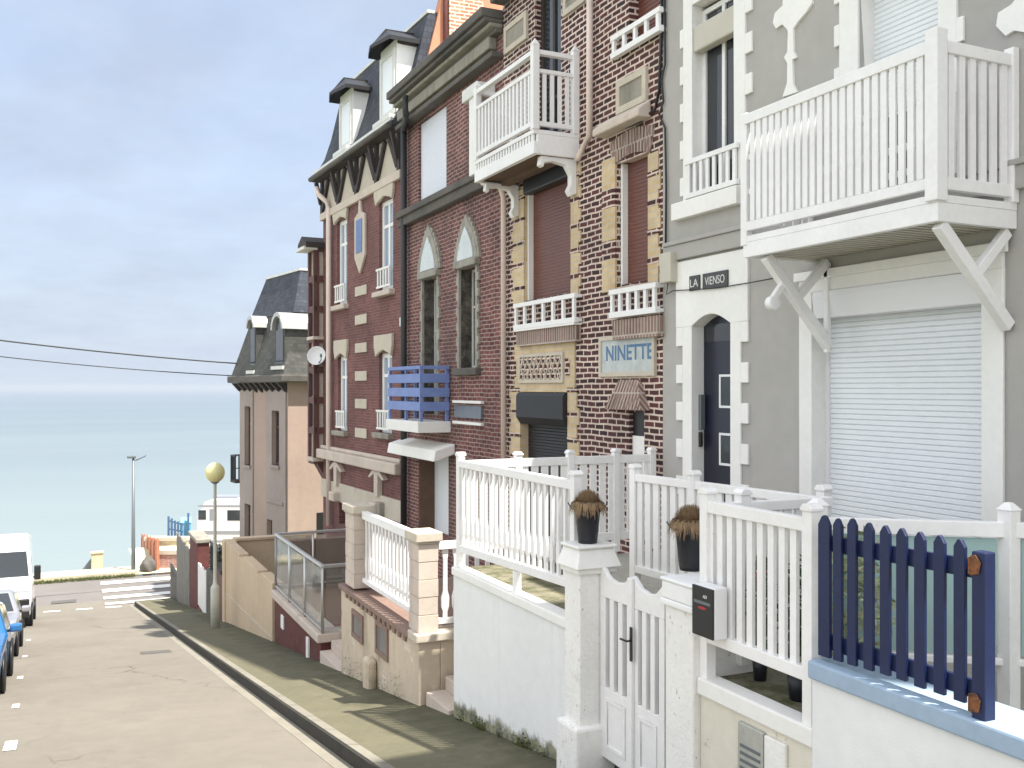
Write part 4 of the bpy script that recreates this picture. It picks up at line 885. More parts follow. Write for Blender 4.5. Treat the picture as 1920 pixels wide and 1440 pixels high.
# ================================================================== BEIGE HOUSE BY THE SEA
A = at(540, 38.0); Bc = at(450, 43.0); vx, vy = Bc[0]-A[0], Bc[1]-A[1]
F4 = Fac(A[0], A[1], math.atan2(-vx, vy)); LB = math.hypot(vx, vy)
bh = thing('house', 'peach and grey rendered house with slate mansard by the sea', 'house', (0, LB/2, fz(43)-.3), frame=F4)
zE = F4.P(540, 713)[1]; zT = zE+4.55; BB = fz(44)-1.5
R4 = F4.R
ws = [R4(461, 472, 762, 872), R4(512, 526, 770, 872), R4(461, 472, 945, 1012), R4(503, 513, 974, 1012)]
mb = MB(); facade(mb, 0, LB, BB, zE, [w+(.2,) for w in ws]); shell(mb, 0, LB, BB, zE, 9); mb.build('wall', M['ochre_side'], bh)
for i, w in enumerate(ws):
    mb = MB(); frame(mb, w, .12, .17, .09, 1 if i < 2 else 0, (.7,)); wn = mb.build('window', M['brown_wood'], bh)
    mb = MB(); mb.box(.15, .16, w[0]+.05, w[1]-.05, w[2]+.05, w[3]-.05); mb.build('pane', M['glass'], wn)
    if i < 3: mb = MB(); mb.box(-.14, .1, w[0]-.1, w[1]+.1, w[2]-.12, w[2]); mb.build('sill', M['grey_render'], bh)
def strip4(p0, p1, holes):
    u0, u1 = F4.P(p1)[0], F4.P(p0)[0]; mb = MB(); facade(mb, u0, u1, BB, zE-.4, [h for h in holes if h[0] > u0-.01 and h[1] < u1+.01], .06, -.06)
    for u in (u0, u1): mb.quad((-.06, u, BB), (.0, u, BB), (0, u, zE-.4), (-.06, u, zE-.4))
    mb.build('render_bay', M['grey_render'], bh)
strip4(452, 476, [ws[0], ws[2]]); strip4(501, 538, [ws[1], ws[3]])
mb = MB(); q = F4.P(508, 938)[1]; mb.box(-.12, -.061, F4.P(534)[0], F4.P(503)[0], q-.05, q+.05); mb.build('ledge', M['grey_render'], bh)
mb = MB(); mb.box(-.45, 9.2, -.45, LB+.45, zE-.08, zE+.22); mb.build('cornice', M['stone_dark'], bh, .05)
for i in range(9):
    mb = MB(); u = .15+(LB-.3)*i/8; mb.py_([(-.42, zE-.09), (-.003, zE-.09), (-.003, zE-.5), (-.12, zE-.42)], u-.08, u+.08)
    mb.build('eave_bracket', M['dark_wood'], bh)
def frustum(mb, x0, x1, y0, y1, z0, X0, X1, Y0, Y1, z1):
    mb.add([(x0, y0, z0), (x1, y0, z0), (x1, y1, z0), (x0, y1, z0), (X0, Y0, z1), (X1, Y0, z1), (X1, Y1, z1), (X0, Y1, z1)], [(3, 2, 1, 0), (4, 5, 6, 7), (0, 1, 5, 4), (1, 2, 6, 5), (2, 3, 7, 6), (3, 0, 4, 7)])
mb = MB(); frustum(mb, -.3, 9, -.3, LB+.3, zE+.223, .42, 8.4, .42, LB-.35, zE+2.75); mb.build('lower_roof', M['slate_grey'], bh)
mb = MB(); frustum(mb, .37, 8.45, .37, LB-.30, zE+2.75, .95, 7.4, 1.1, LB-.75, zT); mb.build('upper_roof', M['slate'], bh)
mb = MB(); mb.box(.90, 7.45, 1.05, LB-.70, zT-.02, zT+.07); mb.build('ridge_cap', M['zinc_pale'], bh)
for (p0, p1, yt, yb) in ((469, 480, 598, 700), (516, 534, 592, 692)):
    u0, u1, z0, z1 = F4.R(p0, p1, yt, yb, x=-.15); um = (u0+u1)/2; w_ = (u1-u0)/2; z0 = max(z0, zE+.25)
    ar = [(um+w_*math.cos(t*math.pi/8), z1-w_+w_*math.sin(t*math.pi/8)) for t in range(9)]
    mb = MB(); mb.px_([(u0, z0)]+[(u1, z0)]+ar[0:9], -.15, 1.6); d = mb.build('dormer', M['slate_grey'], bh)
    mb = MB(); ou = [(um+(w_+.14)*math.cos(t*math.pi/8), z1-w_+(w_+.14)*math.sin(t*math.pi/8)) for t in range(9)]
    mb.px_(ou+[(p[0]-(p[0]-um)*.02, p[1]-.02) for p in reversed(ar)], -.3, 1.5); mb.build('dormer_hood', M['zinc'], d)
    mb = MB(); ia = [(um+(p[0]-um)*.72, z0+.2+(p[1]-z0-.2)*.93) for p in ar]
    mb.px_([(um-w_*.72, z0+.2), (um+w_*.72, z0+.2)]+ia, -.17, -.1505); mb.build('pane', M['glass'], d)
    mb = MB(); mb.box(-.3, -.1, u0-.12, u1+.12, z0-.02, z0+.12); mb.build('dormer_sill', M['zinc_pale'], d)
r = R4(436, 456, 855, 905, 450)
u0 = LB; bx = MB(); bx.box(-.2, .9, u0+.003, u0+.75, r[2]-.02, r[2]+.1); bb = bx.build('balcony', M['dark_wood'], bh)
q = MB(); q.bar((-.21, u0+.7, r[3]), (.88, u0+.7, r[3]), .06, .06); q.bar((-.18, u0, r[3]), (-.18, u0+.67, r[3]), .06, .06); q.build('rail', M['black'], bb)
q = MB(); q.bar((-.18, u0+.7, (r[2]+r[3])/2), (.88, u0+.7, (r[2]+r[3])/2), .04, .04); q.build('rail', M['black'], bb)
for i in range(10):
    q = MB(); x_, y_ = (-.18+1.06*i/6, u0+.7) if i < 7 else (-.18, u0+.7-.2*(i-6)); q.box(x_-.025, x_+.025, y_-.025, y_+.025, r[2]+.1, r[3]); q.build('baluster', M['black'], bb)
# dark shed door on the side wall, right of the corner
mb = MB(); xl = 1.05; d_ = dep(*F4.W(xl, 0, 0)[:2]); ztop = E-(962-HY)*d_/FPX
mb.box(1.2, 4.2, -.03, -.003, BB+1, ztop); mb.build('side_opening', M['black'], bh)
# ================================================================== TERRACES AND GARDEN WALLS
def pz(Y): return pave_z(Y)
TT = E-2.12
gy1 = yx(1087, 4.08); gx = xy(1122, gy1)+.01; gy0 = yx(1247, gx)
YE = 10.57                                            # far edge of the white terrace
mb = MB(); mb.box(XW+.135, 5.4, -3, gy0-.03, -3, TT); mb.box(XW+.135, 5.4, gy1+.02, YE-.02, -3, TT)
o = mb.build('ground', M['moss_stone'], recalc=False); o['kind'] = 'structure'
mb = MB(); mb.box(5.4, 6.998, -3, YE-.02, -3, TT+.004); mb.box(5.39, 5.4, gy0-.03, gy1+.02, -3, TT)
o = mb.build('ground', M['concrete'], recalc=False); o['kind'] = 'structure'
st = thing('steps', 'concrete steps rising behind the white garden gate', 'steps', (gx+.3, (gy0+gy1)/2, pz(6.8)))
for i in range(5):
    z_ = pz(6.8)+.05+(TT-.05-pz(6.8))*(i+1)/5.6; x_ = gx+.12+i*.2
    mb = MB(); mb.box(x_, x_+(.2 if i < 4 else 5.385-x_), gy0+.02, gy1-.02, -2.4, z_); mb.build('step', M['soot_and_shade_stone'], st, .01)  # dark step colour stands in for the shade seen through the gate slots
def wall(label, x0, x1, y0, y1, top, m, cap=None, capm=None, cov=.03, capt=.10, base=None, name='garden_wall', group=None):
    b = min(fz(y0), fz(y1))-.3 if base is None else base
    w = thing(name, label, 'wall', ((x0+x1)/2, (y0+y1)/2, pz((y0+y1)/2)), group)
    mb = MB(); mb.box(x0, x1, y0, y1, b, top-(capt if cap else 0)); mb.build('wall_body', M[m], w, .012)
    if cap: mb = MB(); mb.box(x0-cov, x1+.02, y0, y1, top-capt+.001, top); mb.build('coping', M[capm], w, .015)
    return w
py1 = yx(1058, 4.08)                                  # far side of the gate pillar
w = wall('white rendered garden wall with green mossy foot beside gate pillar', XW, XW+.13, py1+.003, YE, TT+.02, 'wall_mossy', 1, 'trim')
mb = MB(); mb.box(XW+.27, 6.9, YE-.02, YE+.12, -4.2, TT-.03); mb.build('side_wall', M['wall_white'], w)
# gate pillar one
def pillar(label, x0, x1, y0, y1, top, m, plinth=True, capm='trim', ch=.2, name='gate_pillar', shaft_base=None):
    p = thing(name, label, 'pillar', ((x0+x1)/2, (y0+y1)/2, pz((y0+y1)/2)), 'white pillars beside the garden gate' if m == 'peeling' else None)
    b = pz((y0+y1)/2)-.3 if shaft_base is None else shaft_base
    mb = MB(); mb.box(x0, x1, y0, y1, b, top-ch); mb.build('shaft', M[m], p, .015)
    mb = MB(); (frustum(mb, x0-.06, x1+.06, y0-.06, y1+.06, top-ch+.002, x0-.005, x1+.005, y0-.005, y1+.005, top-.03) if plinth else mb.box(x0-.02, x1+.02, y0-.02, y1+.02, top-ch+.001, top-.0295)); mb.box(x0-.03, x1+.03, y0-.03, y1+.03, top-.029, top); mb.box(x0-.03, x1+.03, y0-.03, y1+.03, top-ch-.05, top-ch); mb.build('cap', M[capm], p, .012)
    if plinth: mb = MB(); zb = pz((y0+y1)/2); frustum(mb, x0-.07, x1+.03, y0-.06, y1+.05, zb-.4, x0-.06, x1+.03, y0-.05, y1+.05, zb+.44); mb.build('plinth', M[m], p, .03)
    return p
ptop = zz(1022, 4.25, gy1)
pillar('taller white gate pillar with peeling paint, flared cap and plinth', 4.08, gx+.14, gy1, py1, ptop, 'peeling')
q0, q1 = yx(1299, 4.13), yx(1247, 4.13)
ptop2 = zz(1088, 4.13, (q0+q1)/2)
pillar('shorter white gate pillar of painted brick beside black letterbox', 4.13, gx+.42, q0, q1, ptop2, 'peeling', False, 'white_masonry', .16)
# two-leaf gate
gt = thing('garden_gate', 'white two leaf garden gate with arched top and black handle', 'gate', (gx, (gy0+gy1)/2, pz((gy0+gy1)/2)))
gz0 = pz((gy0+gy1)/2)+.07; gzt = zz(1103, gx, gy0+.5)
ym = (gy0+gy1)/2-.03
def leaf(y0, y1, hinge_hi):
    L = y1-y0; n = 12; top = []
    for i in range(n+1):
        t = i/n; e = (1-t) if hinge_hi else t        # e = 0 at meeting stile, 1 at hinge
        top.append((y0+L*t, gzt+.03*abs(math.cos(e*math.pi))+(.10*max(0, (e-.72)/.28)**1.2)+(.075*max(0, (.22-e)/.22)**.8)))
    y0_, y1_ = y0, y1
    mb = MB(); zl = gz0+.62; zh = gzt-.16; s = .10
    # stiles, rails as one leaf with two narrow slots
    cols = [y0, y0+s+.03, y0+L*.38, y0+L*.38+.075, y0+L*.62-.075, y0+L*.62, y1-s-.03, y1]
    def colz(a, b): mb.box(gx, gx+.045, a, b, zl, zh)
    cols = [y0, y0+L*.17, y0+L*.30, y0+L*.435, y0+L*.565, y0+L*.70, y0+L*.83, y1]
    for i in range(0, 7, 2): colz(cols[i], cols[i+1])
    mb.px_([(y0, zh+.0005), (y1, zh+.0005)]+list(reversed(top)), gx, gx+.045)
    mb.box(gx, gx+.045, y0, y1, gz0, zl-.0005)
    f = mb.build('leaf', M['white_paint'], gt, .006)
    q = MB(); frame(q, (y0+.1, y1-.1, gz0+.1, zl-.08), gx-.012, gx-.0005, .035); q.build('moulding', M['white_paint'], f, .004)
    q = MB(); q.box(gx+.02, gx+.03, y0+L*.18, y1-L*.18, zl, zh); q.build('backing', M['plate_grey'], f) if 0 else None
    return f
l1 = leaf(ym+.004, gy1-.012, False); l2 = leaf(gy0+.012, ym-.004, True)
q = MB(); q.box(gx-.03, gx-.0005, ym-.035, ym+.035, gz0+.02, gzt+.09); q.build('cover_strip', M['white_paint'], l1, .006)
q = MB(); zh_ = zz(1205, gx, ym); q.box(gx-.04, gx-.031, ym-.055, ym-.02, zh_-.14, zh_+.14); q.tube([(gx-.04, ym-.04, zh_+.03), (gx-.08, ym-.04, zh_+.03), (gx-.085, ym+.05, zh_+.03)], .009, 6); q.build('handle', M['black'], l2)
# wall and railing right of the gate
ye2 = 4.56
w2_ = wall('low stained cream garden wall under white railing, between letterbox pillar and blue picket fence', XW+.02, XW+.13, ye2+.003, q0-.003, TT+.03, 'wall_yellow', 1, 'trim', .03, .13)
r0, r1 = yx(1478, XW+.02), yx(1390, XW+.02); zt_ = zz(1372, XW, (r0+r1)/2)
mt = thing('meter_cabinet', 'weathered grey meter cover set into the stained cream wall', 'utility cover', (XW, (r0+r1)/2, zt_-.5))
mb = MB(); mb.box(XW-.012, XW+.018, r0+(r1-r0)*.45, r1, zt_-.6, zt_); mb.build('cover', M['zinc'], mt, .006)
mb = MB(); mb.box(XW-.008, XW+.018, r0, r0+(r1-r0)*.43, zt_-.6, zt_-.01); mb.build('side_cover', M['peeling'], mt, .006)
mb = MB(); [mb.box(XW-.018, XW-.013, r0+(r1-r0)*.5, r1-.03, zt_-.16-.05*i, zt_-.14-.05*i) for i in range(4)]; mb.build('louvre', M['mast'], mt)
fence('white baluster railing behind black letterbox, above stained cream wall', (XW+.06, q0-.02), (XW+.06, ye2+.05), E-.855, E-1.79, 10, posts=(.02, .975), pbot=-.32, rail=(.07, .085), hw=.029, style='flat', group='white baluster railings')
fence('white shaped baluster railing standing on the long white rendered wall', (XW+.06, YE-.06), (XW+.06, py1+.03), E-.885, E-1.88, 21, posts=(.006, .99), pbot=-.22, zb1=E-1.79, rail=(.07, .085), group='white baluster railings', w=1.05)
q = MB(); t_ = .55; y_ = YE-.06+(py1+.03-YE+.06)*t_; q.box(XW+.03, XW+.09, y_-.04, y_+.04, TT, E-1.88); q.build('support_foot', M['white_paint'], bpy.data.objects['railing.001'])
fence('white railing across terrace in front of the dark brick house', (XW+.12, YE-.08), (6.93, YE-.08), E-.90, E-1.87, 19, posts=(.26, .53, .78, .985), rail=(.06, .10), style='flat', hw=.045, group='white baluster railings', pbot=-.2)
fence('long white railing running along stair edge in front of navy door', (5.24, 8.28), (5.46, 5.8), E-.90, E-1.82, 19, posts=(0, .36, .98), group='white baluster railings', pbot=-.25, style='flat', hw=.04)
fence('short white cross railing behind the black letterbox', (XW+.16, 5.74), (5.40, 5.72), E-.88, E-1.80, 9, posts=(.22,), group='white baluster railings', pbot=-.25, style='flat', hw=.04)
# letterbox
y0, y1 = yx(1339, 4.08), yx(1299, 4.08); za, zb = zz(1104, 4.08, y0), zz(1203, 4.08, y0)
lb = thing('letterbox', 'black fronted letterbox with white sides hung on white railing', 'letterbox', (4.08, (y0+y1)/2, zb))
mb = MB(); mb.box(4.085, XW+.025, y0, y1, zb, za); mb.build('box', M['plaster_white'], lb, .01)
mb = MB(); mb.box(4.07, 4.0845, y0+.004, y1-.004, zb+.005, za-.01); dd = mb.build('door', M['black'], lb, .004)
q = MB(); q.box(4.067, 4.0695, y0+.03, y1-.03, za-.13, za-.11); q.build('slot', M['mast'], dd)
t = text_mb('AD', .045, .022, lambda u, v, s: (4.0695-s*.1, (y0+y1)/2-.01-u, za-.085+v)); t.build('lettering', M['plaster_white'], dd)
q = MB(); q.px_([((y0+y1)/2+.05*math.cos(a*.5236), (za+zb)/2+.025+.011*math.sin(a*.5236)) for a in range(12)], 4.067, 4.0695); q.build('red_mark', M['rust_red'], dd)
# blue picket fence on its wall
ct_ = E-1.66
wb_ = wall('smooth white garden wall with pale blue coping under the navy picket fence', XW-.015, XW+.30, -1.0, ye2, ct_, 'wall_white', 1, 'blue_coping', .035, .115, -1.4)
pf = thing('picket_fence', 'navy blue wooden picket fence with pointed pickets and a rusty end post', 'fence', (XW, 3.6, ct_))
dY = lambda px: yx(px, XW+.03)
zt0, zb0 = zz(1022, XW, dY(1560)), zz(1208, XW, dY(1560)); zt1, zb1 = zz(1066, XW, dY(1815)), zz(1292, XW, dY(1815))
for nm, z0_, z1_ in (('top_rail', zt0, zt1), ('bottom_rail', zb0, zb1)):
    mb = MB(); mb.bar((XW+.055, dY(1542), z0_), (XW+.055, dY(1840), z1_), .03, .095); mb.build(nm, M['navy'], pf, .004)
for i, (px_, yt, yb) in enumerate(((1548, 966, 1232), (1573, 972, 1240), (1600, 972, 1248), (1631, 980, 1257), (1662, 985, 1266), (1693, 990, 1276), (1727, 997, 1290), (1764, 1003, 1302), (1802, 1010, 1316))):
    yy = dY(px_); z1_ = zz(yt, XW, yy); z0_ = max(zz(yb, XW, yy), ct_+.01)
    baluster((XW+.025, yy), (0, 1), z0_, z1_, th=.024, style='point', hw=.034 if i else .048).build('picket', M['navy'], pf, .003)
yy = dY(1850); z1_ = zz(1035, XW, yy); z0_ = ct_-.012
mb = MB(); mb.box(XW-.02, XW+.06, yy-.03, yy+.05, z0_, z1_); po = mb.build('post', M['navy'], pf, .008)
for zc_ in (z1_-.06, z0_+.10):
    q = MB(); q.px_([(yy+.0, zc_-.05), (yy+.051, zc_-.065), (yy+.051, zc_+.035), (yy+.02, zc_+.045), (yy-.012, zc_+.01)], XW-.03, XW-.021); q.box(XW-.03, XW+.03, yy+.051, yy+.064, zc_-.06, zc_+.03); q.build('broken_joint', M['rust_wood'], po, .006)
# glass screen of the right-hand terrace
ga, gb = (4.62, 5.10), (7.0, 3.31)
gf = thing('glass_screen', 'white post and rail screen with frosted green glass panels behind the navy picket fence', 'glass fence', (5.6, 4.36, TT), None)
def gp(t): return (ga[0]+(gb[0]-ga[0])*t, ga[1]+(gb[1]-ga[1])*t)
q = MB(); q.bar((*gp(0), E-.93), (*gp(1), E-.93), .07, .10); q.build('top_rail', M['white_paint'], gf, .006)
q = MB(); q.bar((*gp(0), E-1.80), (*gp(1), E-1.80), .05, .045); q.build('bottom_rail', M['white_paint'], gf, .006)
for t in (.02, .425, .82):
    q = MB(); x_, y_ = gp(t); q.box(x_-.05, x_+.05, y_-.05, y_+.05, TT, E-.80); frustum(q, x_-.06, x_+.06, y_-.06, y_+.06, E-.80, x_-.02, x_+.02, y_-.02, y_+.02, E-.75); q.build('post', M['white_paint'], gf, .006)
for a_, b_ in ((.05, .40), (.45, .80), (.84, 1)):
    q = MB(); q.bar((*gp(a_), E-1.375), (*gp(b_), E-1.375), .012, .77); q.build('glass_panel', M['sea_glass'], gf)
# ------------------------------------------------------------------ brick house forecourt: cream wall with stone piers
T2 = E-3.22; XC = 4.08; yc0, yc1 = 11.55, 15.3
mb = MB(); mb.box(XC+.3, 6.998, yc0+.02, yc1, -5, T2); mb.box(5.2, 6.998, YE+.13, yc0+.02, -5, T2-.01)
o = mb.build('ground', M['terracotta'], recalc=False); o['kind'] = 'structure'
cw = thing('garden_wall', 'stained cream garden wall with terracotta ledge below white balusters', 'wall', (XC+.15, 13.4, pz(13.4)))
mb = MB(); mb.box(XC, XC+.3, yc0, yc1, fz(yc1)-.4, T2-.02); mb.box(XC+.301, 4.95, yc0, yc0+.28, fz(yc0)-.4, T2-.02); mb.build('wall_body', M['render_cream'], cw, .015)
mb = MB(); mb.box(XC-.05, XC+.36, yc0+.3, yc1, T2-.019, T2+.06); mb.build('ledge', M['terracotta'], cw, .012)
mb = MB()
for i in range(16):
    y_ = yc0+.45+i*.22
    if y_ < yc1-.25: mb.box(XC-.03, XC-.001, y_, y_+.10, T2-.10, T2-.021)
mb.build('dentils', M['terracotta'], cw)
mb = MB(); mb.box(XC-.05, 4.97, yc0-.05, yc0+.298, T2-.019, T2+.10); mb.build('corner_slab', M['stone_cream'], cw, .02)
for pa, pb_, ya, yb in ((662, 682, 1148, 1200), (706, 729, 1168, 1232)):
    y0, y1 = yx(pb_, XC), yx(pa, XC); za, zb = zz(ya, XC, (y0+y1)/2), zz(yb, XC, (y0+y1)/2)
    mb = MB(); frame(mb, (y0, y1, zb, za), XC-.03, XC-.001, .07); v_ = mb.build('vent_frame', M['terracotta'], cw)
    mb = MB(); mb.box(XC-.012, XC-.001, y0+.071, y1-.071, zb+.071, za-.071); mb.build('vent_grille', M['grey_board'], v_)
y_ = yx(702, XC); mb = MB(); mb.box(XC-.14, XC-.002, y_-.16, y_+.16, fz(y_)-.2, zz(1232, XC, y_)); mb.build('buttress_stone', M['render_cream'], cw, .05)
def spier(label, y0, y1, ztop, x1=XC+.27):
    p = thing('stone_pier', label, 'pillar', ((XC+x1)/2, (y0+y1)/2, T2), 'cream stone piers of the baluster wall')
    mb = MB(); n = 5
    for i in range(n):
        a = T2+.102+(ztop-.16-T2-.10)*i/n; b = T2+.10+(ztop-.16-T2-.10)*(i+1)/n
        mb.box(XC+.0+(.004 if i % 2 else 0), x1-(.004 if i % 2 else 0), y0+(.004 if i % 2 else 0), y1-(.004 if i % 2 else 0), a, b-.006)
        mb.box(XC+.01, x1-.01, y0+.01, y1-.01, b-.0058, b+.0018)
    mb.build('shaft', M['stone_pale'], p, .02)
    mb = MB(); mb.box(XC-.045, x1+.045, y0-.045, y1+.045, ztop-.13, ztop-.01); mb.box(XC-.02, x1+.02, y0-.02, y1+.02, ztop-.16, ztop-.131); mb.build('cap', M['stone_cream'], p, .02)
    return p
spier('cream stone pier at the recessed entrance corner', yc0+.0, yc0+.38, E-1.83)
spier('cream stone pier at the far end by the glass railing', 14.55, 15.05, E-1.82)
fence('white baluster panel between two cream stone piers', (XC+.16, 14.5), (XC+.16, yc0+.42), E-1.97, E-2.98, 15, posts=(), rail=(.10, .12), brail=(.08, .07), group='white balusters by the cream stone piers', w=1.5)
fence('short white baluster panel between cream stone pier and white wall', (XC+.31, yc0+.14), (5.5, yc0+.14), E-2.04, E-3.02, 7, posts=(), rail=(.09, .10), brail=(.08, .07), group='white balusters by the cream stone piers', w=1.5)
es = thing('steps', 'stained stone entrance step in recess beside the white rendered wall', 'steps', (4.5, 11, pz(11)))
for i in range(4):
    mb = MB(); mb.box(4.16+i*.26, 4.16+i*.26+(.26 if i < 3 else .25), YE+.13, yc0-.055, fz(11.5)-.3, pz(11)+.03+.17*(i+.4)); mb.build('step', M['stone_pale'], es, .012)
# ------------------------------------------------------------------ middle house forecourt: glass railing on brick plinth
T3 = E-4.38; XG = 4.12; yg0, yg1 = 16.9, 21.05
mb = MB(); mb.box(XG+.25, 6.998, yg0+.25, yg1, -6, T3-.02); mb.box(4.9, 6.998, yc1+.01, yg0+.25, -6, T3-.03)
o = mb.build('ground', M['brown_floor'], recalc=False); o['kind'] = 'structure'
gw = thing('garden_wall', 'dark brick plinth wall with pinkish slab under the glass railing', 'wall', (XG, 19, pz(19)))
mb = MB(); mb.box(XG+.02, XG+.25, yg0+.02, yg1, fz(yg1)-.4, T3-.14); mb.box(XG+.251, 4.9, yg0+.02, yg0+.25, fz(yg0)-.4, T3-.14); mb.build('wall_body', M['dark_red'], gw)
mb = MB(); mb.box(XG-.06, XG+.38, yg0-.06, yg1, T3-.139, T3+.02); mb.box(XG+.381, 4.95, yg0-.06, yg0+.38, T3-.139, T3+.02); mb.build('slab', M['stone_pale'], gw, .02)
y_ = yx(530, XG); mb = MB(); mb.box(XG-.02, XG+.015, y_-.12, y_+.12, T3-.62, T3-.34); mb.build('vent', M['trim'], gw, .01)
y_ = yx(578, XG); mb = MB(); mb.box(XG-.03, XG+.015, y_-.08, y_+.08, pz(17.9)-.1, T3-.25); mb.build('white_board', M['trim'], gw, .01)
gr = thing('glass_railing', 'silver framed glass railing on the pinkish slab', 'railing', (XG, 19, T3))
zr = E-3.17
for a_, b_ in (((XG+.05, yg1), (XG+.05, yg0)), ((XG+.05, yg0), (5.0, yg0)), ((XG+.05, yg1), (6.6, yg1))):
    q = MB(); q.bar((*a_, zr), (*b_, zr), .06, .06); q.build('top_rail', M['steel'], gr, .01)
    q = MB(); q.bar((*a_, T3+.09), (*b_, T3+.09), .04, .04); q.build('bottom_rail', M['steel'], gr)
    d_ = Vector((b_[0]-a_[0], b_[1]-a_[1])); u_ = d_.normalized()*.06
    n_ = 3 if d_.length > 2 else 1
    for i in range(n_):
        s0 = Vector(a_)+d_*i/n_+u_; s1 = Vector(a_)+d_*(i+1)/n_-u_; zm = (zr+T3)/2+.05
        q = MB(); q.bar((s0.x, s0.y, zm), (s1.x, s1.y, zm), .010, zr-T3-.24); q.build('glass_panel', M['clear_glass'], gr)
    for i in range(n_+1):
        s0 = Vector(a_)+d_*i/n_; q = MB(); q.tube([(s0.x, s0.y, T3), (s0.x, s0.y, zr-.03)], .028, 8); q.build('post', M['steel'], gr)
mb = MB(); mb.box(4.5, 6.99, yg1+.05, yg1+.25, -7, E-3.35); o = mb.build('low_wall', M['brown_floor'], None, off=(5.7, yg1+.15, T3)); tag(o, 'brown side wall behind the glass railing', 'wall')
o = bpy.data.objects['low_wall']
es = thing('steps', 'pale entrance steps between dark brick plinth and cream wall', 'steps', (4.4, 16.1, pz(16.1)))
for i in range(4):
    mb = MB(); mb.box(4.1+i*.2, 4.1+(i+1)*.2, yc1+.02, yg0-.08, fz(17)-.3, pz(16.1)+.05+.17*(i+.3)); mb.build('step', M['stone_pale'], es, .012)
# ------------------------------------------------------------------ beige-orange wall
XO = 4.14; yo0, yo1 = yg1+.27, 28.3; T4 = E-5.75; zo = E-4.33
mb = MB(); mb.box(XO+.25, 6.998, yo0, yo1, -8, T4); o = mb.build('ground', M['concrete'], recalc=False); o['kind'] = 'structure'
ow = thing('garden_wall', 'beige orange rendered garden wall with sloping painted sun streak beside lamp post', 'wall', (XO, 24.5, pz(24.5)))
prof = [(yo0, fz(yo1)-.5), (yo1, fz(yo1)-.5), (yo1, zo), (yo1-2.6, zo), (yo1-2.6, zo-.07), (yo1-3.1, zo-.07), (yo1-3.1, zo+.02), (yo1-5.2, zo+.02), (yo1-5.2, zo-.05), (yo1-5.6, zo-.05), (yo1-5.6, zo+.05), (yo0, zo+.05)]
mb = MB(); mb.px_(prof, XO, XO+.25); mb.build('wall_body', M['orange_wall'], ow, .012)
mb = MB(); mb.box(XO+.26, 6.6, yo1-.24, yo1, -8, zo-.02); mb.box(XO+.24, 6.6, yo1-.3, yo1+.04, zo-.019, zo+.06); mb.build('end_wall', M['orange_wall'], ow, .012)
mb = MB(); mb.bar((XO-.005, yo1-.1, pz(yo1)+.85), (XO-.005, yo0+.1, pz(yo0)+.06), .012, .035); mb.build('sun_streak', M['stone_cream'], ow)  # pale bar stands in for a streak of sunlight across the wall
mb = MB(); mb.box(XO-.05, XO+.32, yo1-.35, yo1+.05, fz(yo1)-.4, zo+.02); mb.build('end_pier', M['orange_wall'], ow, .03)
# ------------------------------------------------------------------ gates and piers towards the sea
def slab(name, label, cat, p0, p1, yt, X=4.15, m='grey_board', th=.1, parts=None, group=None):
    y0, y1 = yx(p1, X), yx(p0, X); ym_ = (y0+y1)/2; z1_ = zz(yt, X, ym_); zb_ = fz(ym_)-.1
    r_ = thing(name, label, cat, (X+th/2, ym_, pz(ym_)), group)
    return r_, (y0, y1, zb_, z1_, X, th)
r_, (y0, y1, z0_, z1_, X, th) = slab('gate_post', 'dark brown post with cap behind the globe lamp', 'post', 404, 417, 1062, 4.12, th=.3)
mb = MB(); mb.box(X, X+th, y0, y1, z0_, z1_-.12); mb.build('shaft', M['brown_wood'], r_, .02); mb = MB(); mb.box(X-.06, X+th+.06, y0-.06, y1+.06, z1_-.119, z1_); mb.build('cap', M['dark_wood'], r_, .02)
r_, (y0, y1, z0_, z1_, X, th) = slab('gate', 'narrow white boarded gate next to dark red pier', 'gate', 371, 386, 1062)
n = 6
for i in range(n):
    a = y0+(y1-y0)*i/n; mb = MB(); mb.box(X, X+.04, a+.01, a+(y1-y0)/n-.01, pz(y0)-.12, z1_-(.04 if i % 2 else 0)); mb.build('board', M['white_paint'], r_)
mb = MB(); mb.box(X+.041, X+.09, y0, y1, z1_-.35, z1_-.25); mb.build('rail', M['white_paint'], r_); mb = MB(); mb.box(X+.041, X+.09, y0, y1, pz(y0)+.2, pz(y0)+.3); mb.build('rail', M['white_paint'], r_)
r_, (y0, y1, z0_, z1_, X, th) = slab('brick_pier', 'dark red brick pier between white gate and grey boards', 'pillar', 356, 370, 1003, th=.4)
mb = MB(); mb.box(X, X+th, y0, y1, z0_, z1_-.15); mb.build('shaft', M['dark_red'], r_, .02); mb = MB(); mb.box(X-.06, X+th+.06, y0-.06, y1+.06, z1_-.149, z1_); mb.build('cap', M['stone'], r_, .03)
r_, (y0, y1, z0_, z1_, X, th) = slab('board_fence', 'weathered grey board fence near the sea', 'fence', 331, 355, 1012)
n = 9
for i in range(n):
    a = y0+(y1-y0)*i/n; mb = MB(); mb.box(X, X+.05, a+.02, a+(y1-y0)/n-.02, z0_, z1_-random.uniform(0, .14)); mb.build('board', M['grey_board'], r_)
mb = MB(); mb.box(X+.051, X+.12, y0, y1, z1_-.5, z1_-.4); mb.build('rail', M['grey_board'], r_); mb = MB(); mb.box(X+.051, X+.12, y0, y1, z0_+.5, z0_+.6); mb.build('rail', M['grey_board'], r_)
r_, (y0, y1, z0_, z1_, X, th) = slab('gate', 'low black gate at the sea end of pavement', 'gate', 319, 331, 1066)
for i in range(9):
    a = y0+(y1-y0)*(i+.5)/9; mb = MB(); mb.box(X, X+.05, a-.09, a+.09, z0_, z1_-.05); mb.build('bar', M['black'], r_)
